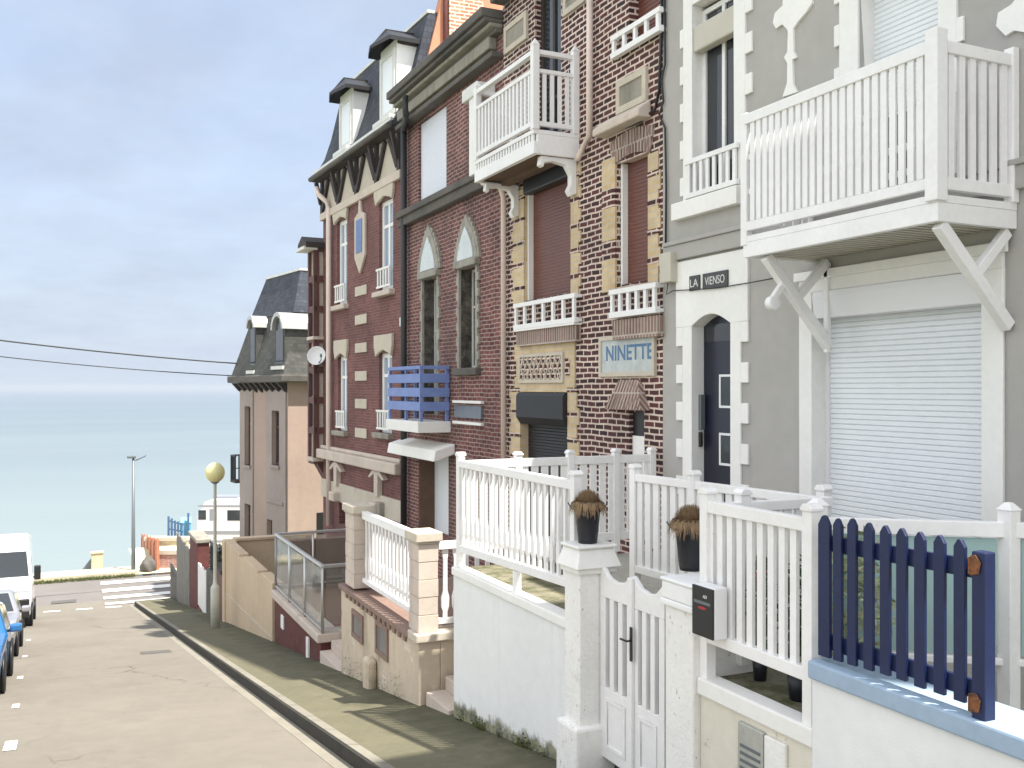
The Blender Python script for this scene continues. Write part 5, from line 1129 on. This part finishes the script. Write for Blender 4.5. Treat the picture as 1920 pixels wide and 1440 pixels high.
mb = MB(); mb.box(X-.01, X+.07, y0, y1, z1_-.049, z1_); mb.build('rail', M['black'], r_)
r_, (y0, y1, z0_, z1_, X, th) = slab('low_wall', 'dark stone wall under black railing beside the globe lamp', 'wall', 387, 404, 1075, th=.25)
mb = MB(); mb.box(X, X+th, y0, y1, z0_, z1_); mb.build('wall_body', M['stone_dark'], r_, .02)
for i in range(8):
    a = y0+(y1-y0)*(i+.5)/8; mb = MB(); mb.box(X+.1, X+.14, a-.03, a+.03, z1_, z1_+.8); mb.build('bar', M['black'], r_)
mb = MB(); mb.box(X+.09, X+.15, y0, y1, z1_+.80, z1_+.85); mb.build('rail', M['black'], r_)
hx = [(4.9, 31.5, 1.6), (5.2, 33.5, 1.6), (5.0, 36.2, 1.3)]
for i, (x_, y_, r_) in enumerate(hx):
    h = thing('shrub', ('dark grey green shrub behind the black railing', 'dark shrub behind the white boarded gate', 'dark shrub behind the grey board fence')[i], 'shrub', (x_, y_, fz(y_)), 'dark shrubs in the seaward gardens')
    mb = MB(); leaves(mb, (x_, y_, fz(y_)+1.25), .75, r_*.8, 1.15, 1400, .085); mb.build('foliage', M['hedge'], h, recalc=False)
    mb = MB(); mb.tube([(x_, y_, fz(y_)-.3), (x_+.05, y_, fz(y_)+.9)], [.07, .03], 6); mb.build('trunk', M['dark_wood'], h)
# ------------------------------------------------------------------ pots and plants
def potplant(label, x, y, z, h, r, tuft):
    p = thing('potted_plant', label, 'potted plant', (x, y, z), 'dark pots of dry grass on gate pillars')
    mb = MB(); mb.lathe([(r*.72, 0), (r*.76, h*.1), (r*.97, h*.93), (r*1.06, h*.94), (r*1.06, h), (r*.95, h), (r*.9, h*.9), (.001, h*.88)], (x, y, z), 24); mb.build('pot', M['pot_plastic'], p)
    mb = MB()
    for _ in range(1900):
        a = random.uniform(0, 6.283); q = random.random()**.6; L_ = tuft*random.uniform(.75, 1.15)
        b0_ = Vector((x+math.cos(a)*r*.7*q, y+math.sin(a)*r*.7*q, z+h*.9)); o_ = Vector((math.cos(a), math.sin(a), 0)); sd = Vector((-math.sin(a), math.cos(a), 0))*.0035
        j1 = random.uniform(.9, 1.06); p1_ = b0_+o_*r*(.08+.52*q)*j1+Vector((0, 0, tuft*.62*math.sqrt(max(.05, 1-.55*q*q))*j1)); p2_ = b0_+o_*r*(.1+.80*q)*j1+Vector((0, 0, (tuft*1.0*math.sqrt(max(.02, 1-.92*q*q))-.10*q**3)*j1))
        mb.add([b0_-sd, b0_+sd, p1_+sd, p1_-sd], [(0, 1, 2, 3)]); mb.add([p1_-sd, p1_+sd, p2_+sd*.3, p2_-sd*.3], [(0, 1, 2, 3)])
    mb.build('dry_grass', M['dry_grass'], p, recalc=False)
    for s_ in (-1, 1):
        mb = MB(); d_ = Vector((CT, -ST, 0))*s_; c_ = Vector((x, y, z+h*.95))
        mb.tube([c_+d_*r*.9, c_+d_*r*1.3+Vector((0, 0, .03)), c_+d_*r*1.55+Vector((0, 0, .075))], .006, 6)
        mb.build('handle', M['black'], p)
    return p
pyc = (gy1+py1)/2; pxc = xy(1102, pyc)
potplant('dark pot of dry brown grass standing on the taller white gate pillar', pxc, pyc, ptop, .30, .115, .20)
x_ = 4.46
potplant('dark pot of dry brown grass on the shorter pillar above the letterbox', x_, yx(1296, 4.46), ptop2, .32, .125, .22)
def bush(label, x, y, z, r, h, m, fl=None, n=260, group=None, sz=.045):
    p = thing('plant', label, 'plant', (x, y, z), group)
    mb = MB(); mb.lathe([(r*.45, 0), (r*.6, .2), (r*.5, .2), (.001, .18)], (x, y, z), 16); mb.build('pot', M['pot_plastic'], p)
    mb = MB(); leaves(mb, (x, y, z+.2+h/2), r, r, h/2, n, sz); mb.build('foliage', M[m], p, recalc=False)
    if fl: mb = MB(); leaves(mb, (x, y, z+.2+h*.75), r*.8, r*.8, h*.22, 40, .03); mb.build('flowers', M[fl], p, recalc=False)
bush('potted plant with red flowers seen through the white railing', xy(1425, 5.56), 5.56, TT, .10, .72, 'leaf', 'red')
bush('dark leafy plant seen through the white railing near the blue fence', xy(1498, 5.1), 5.1, TT, .14, .8, 'leaf', None, 300)
bush('pale variegated shrub behind the navy picket fence', xy(1600, 4.75), 4.75, TT, .26, 1.05, 'leaf_pale', None, 420, None, .04)
# moss and weeds at wall feet
mb = MB()
for _ in range(1500):
    y_ = random.uniform(py1+.1, YE)
    if math.sin(y_*5.3)+math.sin(y_*11.7+.6) < random.uniform(-.6, 1.7): continue
    z_ = pz(y_); h_ = random.random()**2*.14*(1 if random.random() < .6 else .5)
    c_ = Vector((XW-.01-random.random()*.04, y_, z_+h_)); a = Vector((random.uniform(-1, 0), random.gauss(0, 1), random.gauss(0, 1))).normalized()*.016; b_ = Vector((0, random.gauss(0, 1), random.gauss(0, 1))).normalized()*.012
    mb.add([c_-a, c_+b_, c_+a, c_-b_], [(0, 1, 2, 3)])
for _ in range(1300):
    y_ = random.uniform(yc0, yg1); cl = math.sin(y_*3.1)+math.sin(y_*7.7+1)
    if cl < random.uniform(-1.2, 1.6) or yc1 < y_ < yg0: continue
    z_ = pz(y_); h_ = random.random()**1.6*.30; x_ = (XC if y_ < yc1 else XG)-.02-random.random()*.05
    c_ = Vector((x_, y_, z_+h_)); a = Vector((random.uniform(-1, 0), random.gauss(0, 1), random.gauss(.6, .6))).normalized()*.03; b_ = Vector((0, random.gauss(0, 1), 0)).normalized()*.010
    mb.add([c_-a, c_+b_, c_+a, c_-b_], [(0, 1, 2, 3)])
o = mb.build('weeds', M['weed'], recalc=False); o['kind'] = 'stuff'
# ================================================================== ROAD MARKINGS
sheet('seafront_road', 2.52, 20, 43.45, 46, 8, 6, lambda X, Y: fz(Y)-.008, M['asphalt2'])
def mark(name, x0, x1, y0, y1, m='road_paint', dz=.008, n=1):
    sheet(name, x0, x1, y0, y1, max(1, int((x1-x0)/.5)), max(1, int((y1-y0)/.3)), lambda X, Y: (road_z(X, Y) if X < 2.52 else max(road_z(X, Y), fz(Y)))+dz, M[m])
for (x_, y_) in ((-.66, 13.2), (-.72, 16.6), (-.80, 20.4), (-.86, 24.6), (-.92, 29.2)): mark('road_marking', x_, x_+(.14 if y_ < 14 else .10), y_-(.34 if y_ < 14 else .22), y_+(.30 if y_ < 14 else .2))
for x_ in (-1.9, -.75, .45, 1.55): mark('road_marking', x_, x_+.62, 42.9, 43.45, dz=.012)
for y_ in (44.3, 46.2, 48.0, 49.9): mark('road_marking', 1.6, 5.2, y_, y_+.75, dz=.022)
x_, y_, _ = at(294, 21.8); mark('road_marking', x_-.35, x_+.3, y_-.3, y_+.3, 'patch', .006)
mark('road_marking', -.5, .5, 46.2, 47.0, 'patch', .01)
# ================================================================== STREET FURNITURE
lx, ly = 3.63, 26.4; lz = pz(ly)
lp = thing('street_lamp', 'pale street lamp with round yellowish globe beside the orange wall', 'street lamp', (lx, ly, lz))
zc_ = zz(886, lx, ly)
mb = MB(); mb.lathe([(.115, -.1), (.115, 1.05), (.10, 1.1), (.055, 1.16), (.045, 1.3), (.04, zc_-lz-.30), (.06, zc_-lz-.27), (.06, zc_-lz-.235)], (lx, ly, lz), 14); mb.build('post', M['lamp_post'], lp)
mb = MB(); R_ = .255; mb.lathe([(max(.002, R_*math.sin(math.pi*(i+.001)/14)), -R_*1.05*math.cos(math.pi*i/14)) for i in range(15)], (lx, ly, zc_), 24); mb.build('globe', M['globe'], lp)
mb = MB(); mb.lathe([(.05, -.30), (.12, -.25), (.10, -.225)], (lx, ly, zc_), 16); mb.build('globe_holder', M['mast'], lp)
mx, my, _ = at(250, 49.2); mz = fz(my)
ml = thing('lamp_mast', 'tall thin grey lamp mast standing against the sea', 'street lamp', (mx, my, mz))
zt_ = zz(858, mx, my); mb = MB(); mb.tube([(mx, my, mz-.1), (mx, my, mz+1.2), (mx, my, zt_)], [.11, .10, .06], 10); mb.build('mast', M['mast'], ml)
mb = MB(); mb.box(mx-.30, mx+.12, my-.12, my+.12, zt_-.03, zt_+.10); mb.build('lamp_head', M['mast'], ml, .03)
mb = MB(); mb.tube([(mx+.1, my, zt_-.15), (mx+.55, my-.1, zt_+.05), (mx+.62, my-.1, zt_+.18)], .03, 6); mb.build('side_arm', M['mast'], ml)
gu = thing('gull', 'pale seabird perched on the lamp mast', 'bird', (mx+.6, my-.1, zt_+.2)) if 0 else None
# promenade edge
pw = thing('promenade_wall', 'low pale yellow kerb wall along the promenade', 'wall', (0, 51.7, fz(60)))
mb = MB(); mb.box(-40, 3.4, 51.55, 51.9, fz(60)-.3, fz(60)+.28); mb.build('wall_body', M['promenade'], pw, .03)
o = sheet('pavement', 3.4, 60, 53.9, 60, 10, 3, lambda X, Y: fz(60)+.104, M['promenade'])
mb = MB()
for _ in range(2500):
    x_ = random.uniform(-8, 3.2); c_ = Vector((x_, random.uniform(51.3, 51.54), fz(60)+.02+random.random()*.12)); a = Vector((random.gauss(0, .4), random.gauss(0, .4), 1)).normalized()*.07
    mb.add([c_-a*.3+Vector((.02, 0, 0)), c_-a*.3-Vector((.02, 0, 0)), c_+a], [(0, 1, 2)])
o = mb.build('grass', M['weed'], recalc=False); o['kind'] = 'stuff'
x_, y_, z_ = at(182, 49.8); b_ = MB(); b_.box(x_-.28, x_+.28, y_-.15, y_+.15, fz(60)-.1, fz(60)+.85); b_.box(x_-.33, x_+.33, y_-.2, y_+.2, fz(60)+.851, fz(60)+.95)
o = b_.build('bollard', M['yellow_stone'], None, .03, off=(x_, y_, fz(60))); tag(o, 'square pale yellow stone bollard on the promenade edge', 'bollard')
x_, y_, z_ = at(171, 49.9); b_ = MB(); b_.py_([(x_-.45, fz(60)), (x_+.22, fz(60)), (x_+.22, fz(60)+.75), (x_+.1, fz(60)+.72)], y_-.1, y_+.1); o = b_.build('slipway_rail', M['mast'], None, .02, off=(x_, y_, fz(60))); tag(o, 'dark triangular ramp end beside the yellow stone bollard', 'ramp')
# orange barrier, walls and blue posts at the sea front
pa, pb_ = at(297, 49.3), at(267, 60)
ob = thing('barrier', 'orange mesh barrier running down to the beach', 'barrier', (pa[0], pa[1], fz(60)))
za0, za1 = at(0, 49.3, 1072)[2], at(0, 49.3, 1013)[2]; zb0_, zb1_ = at(0, 60, 1033)[2], at(0, 60, 1003)[2]
mb = MB(); mb.add([(pa[0], pa[1], za0), (pb_[0], pb_[1], zb0_), (pb_[0], pb_[1], zb1_), (pa[0], pa[1], za1), (pa[0]+.05, pa[1], za0), (pb_[0]+.05, pb_[1], zb0_), (pb_[0]+.05, pb_[1], zb1_), (pa[0]+.05, pa[1], za1)], [(0, 1, 2, 3), (7, 6, 5, 4), (0, 3, 7, 4), (1, 5, 6, 2), (3, 2, 6, 7)]); mb.build('mesh', M['barrier'], ob)
for i in range(6):
    t = i/5; p_ = [pa[j]+(pb_[j]-pa[j])*t for j in range(2)]; mb = MB(); mb.box(p_[0]-.08, p_[0]-.01, p_[1]-.04, p_[1]+.04, za0+(zb0_-za0)*t-.3, za1+(zb1_-za1)*t+.1); mb.build('stake', M['barrier'], ob)
def facing_wall(name, label, cat, p0, p1, d, yt, m, capm=None, th=.4):
    a, b = at(p0, d), at(p1, d); top = at(0, d, yt)[2]
    r_ = thing(name, label, cat, ((a[0]+b[0])/2, (a[1]+b[1])/2, fz(60)))
    dr_ = Vector((b[0]-a[0], b[1]-a[1])); L_ = dr_.length; dr_ = (dr_.x/L_, dr_.y/L_)
    mb = MB(); mb.vpoly((a[0], a[1]), dr_, [(0, fz(60)-.3), (L_, fz(60)-.3), (L_, top-(.25 if capm else 0)), (0, top-(.25 if capm else 0))], th); mb.build('wall_body', M[m], r_)
    if capm: mb = MB(); mb.vpoly((a[0], a[1]), dr_, [(-.05, top-.249), (L_+.05, top-.249), (L_+.05, top), (-.05, top)], th+.12); mb.build('coping', M[capm], r_, .03)
    return r_
facing_wall('low_wall', 'pinkish brick wall with pale coping behind the orange barrier', 'wall', 298, 336, 50.0, 1030, 'pink_brick', 'stone_cream')
fw = facing_wall('low_wall', 'yellow stone sea front wall above the orange barrier', 'wall', 274, 352, 57, 1006, 'yellow_stone', 'stone_cream')
bm = bmesh.new(); bmesh.ops.create_icosphere(bm, subdivisions=3, radius=1)
for v in bm.verts: v.co *= 1+.22*math.sin(v.co.x*5+v.co.z*3)*math.cos(v.co.y*4)+random.uniform(-.04, .04)
mb = MB(); x_, y_, _ = at(279, 49); mb.add([(x_+v.co.x*.38, y_+v.co.y*.4, fz(60)+.32+v.co.z*.5) for v in bm.verts], [tuple(v.index for v in f.verts) for f in bm.faces], True); bm.free(); o = mb.build('boulder', M['stone_dark'], None, off=(x_, y_, fz(60))); tag(o, 'dark grey boulder at the foot of orange barrier', 'rock')
bp_ = [(316, 968), (322, 972), (328, 976), (334, 978), (340, 980)]
rl = thing('blue_railing', 'blue post railing on the sea front below the caravan', 'railing', (*at(328, 58)[:2], fz(60)))
for px_, y_ in bp_ + [(353, 962)]:
    x, y, z = at(px_, 58, y_); mb = MB(); mb.box(x-.06, x+.06, y-.06, y+.06, fz(60)-.2, z); mb.build('post', M['blue_metal'], rl)
a, b_ = at(315, 58, 976), at(343, 58, 984); mb = MB(); mb.bar(a, b_, .07, .07); mb.build('rail', M['blue_metal'], rl); mb = MB(); mb.bar((a[0], a[1], a[2]-.5), (b_[0], b_[1], b_[2]-.4), .07, .07); mb.build('rail', M['blue_metal'], rl)
x, y, z = at(348, 58.3, 980); cv = MB(); cv.box(x-.3, x+.3, y-.2, y+.2, fz(60), z); cv.px_([(y-.25, z), (y+.25, z), (y, z+.35)], x-.34, x+.34); o = cv.build('beach_cabin', M['cyan'], None, .03, off=(x, y, fz(60))); tag(o, 'small bright blue cabin beside the blue railing', 'cabin')
x, y, z = at(295*.0+240, 50.5, 1000)
# caravan
cx_, cy_, _ = at(418, 54); cvn = thing('caravan', 'white and grey caravan parked beside the peach house', 'caravan', (cx_, cy_, fz(60)+.1))
zb_ = fz(60)+.45; zt_ = at(0, 54, 936)[2]; dr_ = (CT, -ST)
L0 = -1.5; P_ = [(L0+.25, zb_), (L0, zb_+.5), (L0+.02, zt_-1.0), (L0+.45, zt_-.18), (L0+.9, zt_), (3.2, zt_), (3.4, zt_-.3), (3.4, zb_)]
mb = MB(); mb.vpoly((cx_+ST*1.1, cy_+CT*1.1), dr_, P_, 2.2); cb_ = mb.build('body', M['caravan'], cvn, .06)
fr_ = lambda u, z, o: (cx_+CT*u-ST*o, cy_-ST*u-CT*o, z)
def cpanel(u0, u1, z0, z1, m, name, o=.012, par=None):
    mb = MB(); v = [fr_(u, z, t) for t in (.001, o) for u, z in ((u0, z0), (u1, z0), (u1, z1), (u0, z1))]; mb.add(v, [(3, 2, 1, 0), (4, 5, 6, 7), (0, 1, 5, 4), (1, 2, 6, 5), (2, 3, 7, 6), (3, 0, 4, 7)]); return mb.build(name, M[m], par or cvn)
H_ = zt_-zb_
cpanel(L0+.12, L0+.55, zt_-1.15, zt_-.62, 'glass', 'window'); cpanel(L0+.75, L0+1.15, zt_-1.2, zt_-.55, 'caravan_grey', 'window'); cpanel(.25, .95, zt_-1.2, zt_-.62, 'glass', 'window'); cpanel(1.1, 1.6, zb_+.1, zt_-.45, 'caravan_grey', 'door')
cpanel(L0+.1, 1.05, zt_-.42, zt_-.34, 'caravan_grey', 'stripe'); cpanel(L0+.1, 1.05, zb_+.75, zb_+.95, 'caravan_grey', 'stripe'); cpanel(L0+.3, 1.05, zb_+.3, zb_+.42, 'caravan_grey', 'stripe')
mb = MB(); mb.vpoly((cx_+ST*.9, cy_+CT*.9), dr_, [(L0+.8, zt_+.001), (L0+2.2, zt_+.001), (L0+2.2, zt_+.10), (L0+.8, zt_+.10)], 1.0); mb.build('roof_rack', M['caravan_grey'], cvn)
for u in (.2, 1.6):
    mb = MB(); c_ = fr_(u, fz(60)+.42, -.05); mb.lathe([(.12, -.1), (.32, -.1), (.32, .1), (.12, .1)], (0, 0, 0), 16, 'y'); mb.xf(Matrix.Translation(c_) @ Matrix.Rotation(-TH, 4, 'Z')); mb.build('wheel', M['tyre'], cvn)
# cables to the peach house and their pole
P0, P1 = at(-500, 35, 565), at(452, 43, 682); P2, P3 = at(-500, 35, 598), at(446, 43.2, 705)
def sag(a, b, s): return [tuple(a[j]+(b[j]-a[j])*t/20+(-s*4*(t/20)*(1-t/20) if j == 2 else 0) for j in range(3)) for t in range(21)]
cable('upper overhead cable crossing the sky to the peach house', sag(P0, P1, .25), .035, 'dark_pipe')
cable('lower overhead cable crossing the sky to the peach house eaves', sag(P2, P3, .30), .024, 'dark_pipe')
up = thing('utility_pole', 'wooden utility pole carrying the two overhead cables', 'utility pole', (P0[0], P0[1], fz(P0[1])-.1))
mb = MB(); mb.tube([(P0[0], P0[1], fz(P0[1])-.5), (P0[0], P0[1], P0[2]+.6)], [.16, .11], 10); mb.build('pole', M['brown_wood'], up)
mb = MB(); mb.box(P0[0]-.1, P0[0]+.1, P0[1]-.14, P0[1]+.14, P2[2]-.08, P0[2]+.1); mb.build('bracket', M['mast'], up)
# ================================================================== VEHICLES
def wheel(root, x, y, z, r, w, s):
    mb = MB(); mb.lathe([(r*.62, -w/2), (r*.9, -w/2), (r, -w/2+.03), (r, w/2-.03), (r*.9, w/2), (r*.62, w/2)], (x, y, z), 24, 'x'); t = mb.build('wheel', M['tyre'], root)
    mb = MB(); mb.lathe([(.02, s*w*.42), (r*.2, s*w*.45), (r*.56, s*w*.36), (r*.66, s*w*.47), (r*.66, s*w*.3)], (x, y, z), 20, 'x'); mb.build('rim', M['rim'], t)
def loft(mb, prof, hw, cx, y0, z0, sl):           # prof (s,z) closed outline; half width by height
    n = len(prof); v = []
    for s_ in (-1, 1): v += [(cx+s_*hw(p), y0+p[0], z0+p[1]+sl*p[0]) for p in prof]
    mb.add(v, [tuple(range(n)), tuple(range(2*n-1, n-1, -1))]+[(i, (i+1) % n, n+(i+1) % n, n+i) for i in range(n)])
def vehicle(label, cat, name, xr, y0, wd, prof, belt, roofz, tum, m, wheels, wr, glassq, sideq, lights, mirror, bumper, plate=None, group='vehicles parked along the kerb'):
    cx = xr-wd/2; z0 = road_z(xr-.3, y0+wheels[0]); sl = (road_z(xr-.3, y0+wheels[1])-z0)/(wheels[1]-wheels[0]); z0 -= sl*wheels[0]
    r_ = thing(name, label, cat, (cx, y0, z0), group)
    def hw(p):
        h = p[1]; b = wd/2-(.05 if p[0] < .15 or p[0] > prof[-1][0]-.1 else 0)
        return b-.06*max(0, .5-h)-(tum*max(0, (h-belt)/(roofz-belt)))
    mb = MB(); loft(mb, prof, hw, cx, y0, z0, sl); mb.build('body', M[m], r_, .07)
    Z = lambda s, z: z0+z+sl*s
    def face(a, b, c_, wk, off=.012):                # sloped pane between two profile points
        (s0, h0), (s1, h1) = a, b; nx = Vector((0, -(h1-h0), (s1-s0))).normalized()*off
        w0, w1 = hw((s0+.3, h0))-wk, hw((s1+.3, h1))-wk
        v = [(cx-w0, y0+s0, Z(s0, h0)), (cx+w0, y0+s0, Z(s0, h0)), (cx+w1, y0+s1, Z(s1, h1)), (cx-w1, y0+s1, Z(s1, h1))]
        mb = MB(); mb.add([Vector(q)+nx for q in v]+[Vector(q)-nx*.3 for q in v], [(0, 1, 2, 3), (7, 6, 5, 4), (0, 4, 5, 1), (1, 5, 6, 2), (2, 6, 7, 3), (3, 7, 4, 0)]); return mb
    for q in glassq: face(q[0], q[1], None, .10).build('windscreen', M['glass'], r_)
    for s_ in (-1, 1):
        for q in sideq:
            v = [(cx+s_*(hw((p[0]+.3, p[1]))+.006), y0+p[0], Z(*p)) for p in q]; w = [(p[0]-s_*.02, p[1], p[2]) for p in v]; n = len(q)
            mb = MB(); mb.add(v+w, [tuple(range(n)), tuple(range(2*n-1, n-1, -1))]+[(i, (i+1) % n, n+(i+1) % n, n+i) for i in range(n)]); mb.build('side_window', M['glass'], r_)
        for i, sw in enumerate(wheels):
            wheel(r_, cx+s_*(wd/2-.11), y0+sw, Z(sw, wr), wr, .22, s_)
            mb = MB(); mb.lathe([(wr*1.14, -.02), (wr*1.14, .016), (wr*.98, .016), (wr*.98, -.02)], (cx+s_*(wd/2-.02), y0+sw, Z(sw, wr)), 24, 'x'); mb.build('wheel_arch', M['black'], r_)
        ms, mh, mw, mhh = mirror
        mb = MB(); x_ = cx+s_*(wd/2+.13); mb.box(x_-mw/2, x_+mw/2, y0+ms-.05, y0+ms+.09, Z(ms, mh)-mhh/2, Z(ms, mh)+mhh/2); mi = mb.build('wing_mirror', M['black'] if cat == 'van' else M[m], r_, .035)
        mb = MB(); mb.bar((cx+s_*(wd/2-.06), y0+ms, Z(ms, mh)-mhh*.3), (x_, y0+ms, Z(ms, mh)-mhh*.3), .05, .04); mb.build('mirror_arm', M['black'], mi)
        for (l0, l1, a, b, dpt, mm, nm) in lights:
            mb = MB(); xa, xb = cx+s_*(wd/2-.05-l0), cx+s_*(wd/2-.05-l1); mb.box(min(xa, xb), max(xa, xb), y0-.012+dpt, y0+dpt+.2, Z(0, a), Z(0, b)); mb.build(nm, M[mm], r_, .03)
    mb = MB(); mb.box(cx-wd/2+.07, cx+wd/2-.07, y0-.03, y0+.25, Z(0, bumper[0]), Z(0, bumper[1])); mb.build('bumper', M['black'], r_, .05)
    mb = MB(); mb.box(cx-wd*.26, cx+wd*.26, y0-.02, y0+.1, Z(0, bumper[1]+.06), Z(0, bumper[1]+.22)); mb.build('grille', M['black'], r_, .02)
    mb = MB(); mb.box(cx-.26, cx+.26, y0-.045, y0-.031, Z(0, bumper[0]+.12), Z(0, bumper[0]+.23)); mb.build('number_plate', M['plaster_white'], r_)
    return r_
vp = [(0, .34), (-.02, .8), (.05, 1.05), (.2, 1.3), (.8, 1.58), (1.22, 2.48), (1.5, 2.9), (1.95, 3.05), (5.7, 3.05), (5.85, 2.8), (5.9, .45)]
vehicle('tall white panel van facing uphill at the sea end', 'van', 'van', -.92, 34.2, 2.05, vp, 1.5, 3.05, .16, 'white_car', (.95, 4.5), .36, [((.82, 1.63), (1.20, 2.44))], [[(1.0, 1.62), (1.9, 1.6), (1.9, 2.25), (1.3, 2.28)]], [(.02, .42, 1.0, 1.2, .10, 'lamp_glass', 'headlight'), (.05, .3, .55, .68, .0, 'lamp_glass', 'fog_light')], (.95, 1.72, .20, .46), (.3, .92))
cp = [(0, .26), (-.02, .55), (.06, .72), (.35, .84), (1.15, .98), (1.95, 1.44), (2.6, 1.5), (3.5, 1.42), (4.05, 1.02), (4.2, .9), (4.22, .4), (4.1, .26)]
cl = [(.02, .45, .62, .76, .09, 'lamp_glass', 'headlight')]
cg = [((1.2, 1.0), (1.92, 1.41))]; cs = [[(1.45, 1.0), (2.55, 1.0), (2.55, 1.42), (2.05, 1.4)], [(2.62, 1.0), (3.75, 1.0), (3.4, 1.37), (2.62, 1.42)]]
vehicle('bright blue hatchback parked uphill from the silver one', 'car', 'car', -.90, 17.7, 1.78, cp, .95, 1.5, .2, 'blue_car', (.78, 3.35), .32, cg, cs, cl, (1.4, 1.03, .19, .14), (.28, .5))
vehicle('silver hatchback parked between blue car and white van', 'car', 'car', -.95, 24.2, 1.8, cp, .95, 1.5, .2, 'grey_car', (.78, 3.35), .32, cg, cs, cl, (1.4, 1.03, .19, .14), (.28, .5))
# ================================================================== SEA, SKY, LIGHT, AIR, CAMERA
m, nt, N, L, b = _nt('sea_water'); pos = N('ShaderNodeNewGeometry').outputs['Position']
sp = N('ShaderNodeSeparateXYZ'); L(pos, sp.inputs[0])
wob = _math(N, L, 'MULTIPLY', _noise(N, L, _map(N, L, pos, (.004, .012, 1)), 1, 4), 90)
dist = _math(N, L, 'ADD', sp.outputs[1], wob)
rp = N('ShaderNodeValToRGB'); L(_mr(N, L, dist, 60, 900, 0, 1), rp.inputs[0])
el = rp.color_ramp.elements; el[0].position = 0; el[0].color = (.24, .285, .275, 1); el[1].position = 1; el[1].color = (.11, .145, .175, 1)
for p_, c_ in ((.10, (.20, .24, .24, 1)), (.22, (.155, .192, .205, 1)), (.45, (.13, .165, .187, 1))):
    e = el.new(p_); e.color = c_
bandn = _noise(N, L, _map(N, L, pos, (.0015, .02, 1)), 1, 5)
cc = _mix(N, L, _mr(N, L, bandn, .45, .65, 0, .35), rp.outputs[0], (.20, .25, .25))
L(cc, b.inputs['Base Color']); b.inputs['Roughness'].default_value = .35; b.inputs['IOR'].default_value = 1.33
bn = N('ShaderNodeBump'); bn.inputs['Strength'].default_value = .25; bn.inputs['Distance'].default_value = .3
L(_noise(N, L, _map(N, L, pos, (.5, 1, 1)), 1.2, 4), bn.inputs['Height']); L(bn.outputs[0], b.inputs['Normal'])
M['sea'] = m
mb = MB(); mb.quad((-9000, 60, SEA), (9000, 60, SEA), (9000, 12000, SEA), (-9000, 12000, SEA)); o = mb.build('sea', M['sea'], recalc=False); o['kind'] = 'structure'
SUNV = Vector((.30, -.41, 1.0)).normalized()
elev = math.asin(SUNV.z); azi = math.atan2(SUNV.x, SUNV.y)
w = bpy.data.worlds.new('World'); SC.world = w; w.use_nodes = True; nt = w.node_tree; N, L = nt.nodes.new, nt.links.new
bg = nt.nodes['Background']; sky = N('ShaderNodeTexSky'); sky.sky_type = 'NISHITA'; sky.sun_disc = False; sky.sun_elevation = elev; sky.sun_rotation = azi; sky.dust_density = 1.5; sky.ozone_density = 1.0
tc = N('ShaderNodeTexCoord').outputs['Generated']
sp = N('ShaderNodeSeparateXYZ'); L(tc, sp.inputs[0])
# cloud layer: direction projected on a plane overhead, so that the clouds flatten towards the horizon
zc_ = _math(N, L, 'ADD', _math(N, L, 'MAXIMUM', sp.outputs[2], 0.0), .10)
cb = N('ShaderNodeCombineXYZ'); L(_math(N, L, 'DIVIDE', sp.outputs[0], zc_), cb.inputs[0]); L(_math(N, L, 'DIVIDE', sp.outputs[1], zc_), cb.inputs[1])
n1 = _noise(N, L, _map(N, L, cb.outputs[0], (.9, .6, 1)), 1.0, 8, .62)
f = _mr(N, L, n1, .36, .62, SKY_LO, SKY_HI)
n2 = _noise(N, L, _map(N, L, cb.outputs[0], (1.7, 1.1, 1)), 1.6, 5, .6)
cw_ = _mix(N, L, _mr(N, L, n2, .35, .65, 0, 1), CL_A, CL_B)
col = _mix(N, L, f, sky.outputs[0], cw_)
hz = _mr(N, L, sp.outputs[2], -.02, .30, HZ, 0)
col = _mix(N, L, hz, col, CL_H)
# bright cloud bank added out of view on the open side to light the facades
vd = N('ShaderNodeVectorMath'); vd.operation = 'DOT_PRODUCT'; L(tc, vd.inputs[0]); vd.inputs[1].default_value = Vector((-.82, -.42, .38)).normalized()
col = _mix(N, L, _mr(N, L, _math(N, L, 'ADD', vd.outputs['Value'], _mr(N, L, n2, .3, .7, -.12, .12)), -.15, .55, 0, .92), col, CL_FILL)
L(col, bg.inputs[0]); bg.inputs[1].default_value = SKY_STR
sd = bpy.data.lights.new('sun', 'SUN'); sd.energy = SUN_STR; sd.angle = math.radians(.9); sd.color = (1, .95, .87)
so = bpy.data.objects.new('sun', sd); COL.objects.link(so); so.rotation_euler = (-SUNV).to_track_quat('-Z', 'Y').to_euler()
if HAZE:
    m = bpy.data.materials.new('haze'); m.use_nodes = True; nt = m.node_tree; nt.nodes.clear(); ou = nt.nodes.new('ShaderNodeOutputMaterial')
    vo = nt.nodes.new('ShaderNodeVolumePrincipled'); vo.inputs['Color'].default_value = (.68, .74, .82, 1); vo.inputs['Density'].default_value = HAZE; vo.inputs['Anisotropy'].default_value = .2
    nt.links.new(vo.outputs[0], ou.inputs['Volume'])
    mb = MB(); mb.box(-9500, 9500, -80, 12500, SEA-1, 16.5); o = mb.build('haze', m); o['kind'] = 'stuff'
cd = bpy.data.cameras.new('camera'); cd.sensor_width = 36; cd.lens = 36*FPX/1920; cd.shift_y = 8/1920; cd.clip_start = .05; cd.clip_end = 30000
co = bpy.data.objects.new('camera', cd); COL.objects.link(co); co.location = (0, 0, E); co.rotation_euler = (math.pi/2, 0, -TH); SC.camera = co
vs_ = SC.view_settings; vs_.view_transform = 'Standard'; vs_.look = 'None'; vs_.exposure = EXPO; vs_.gamma = 1
SC.cycles.max_bounces = 8; SC.cycles.use_denoising = True
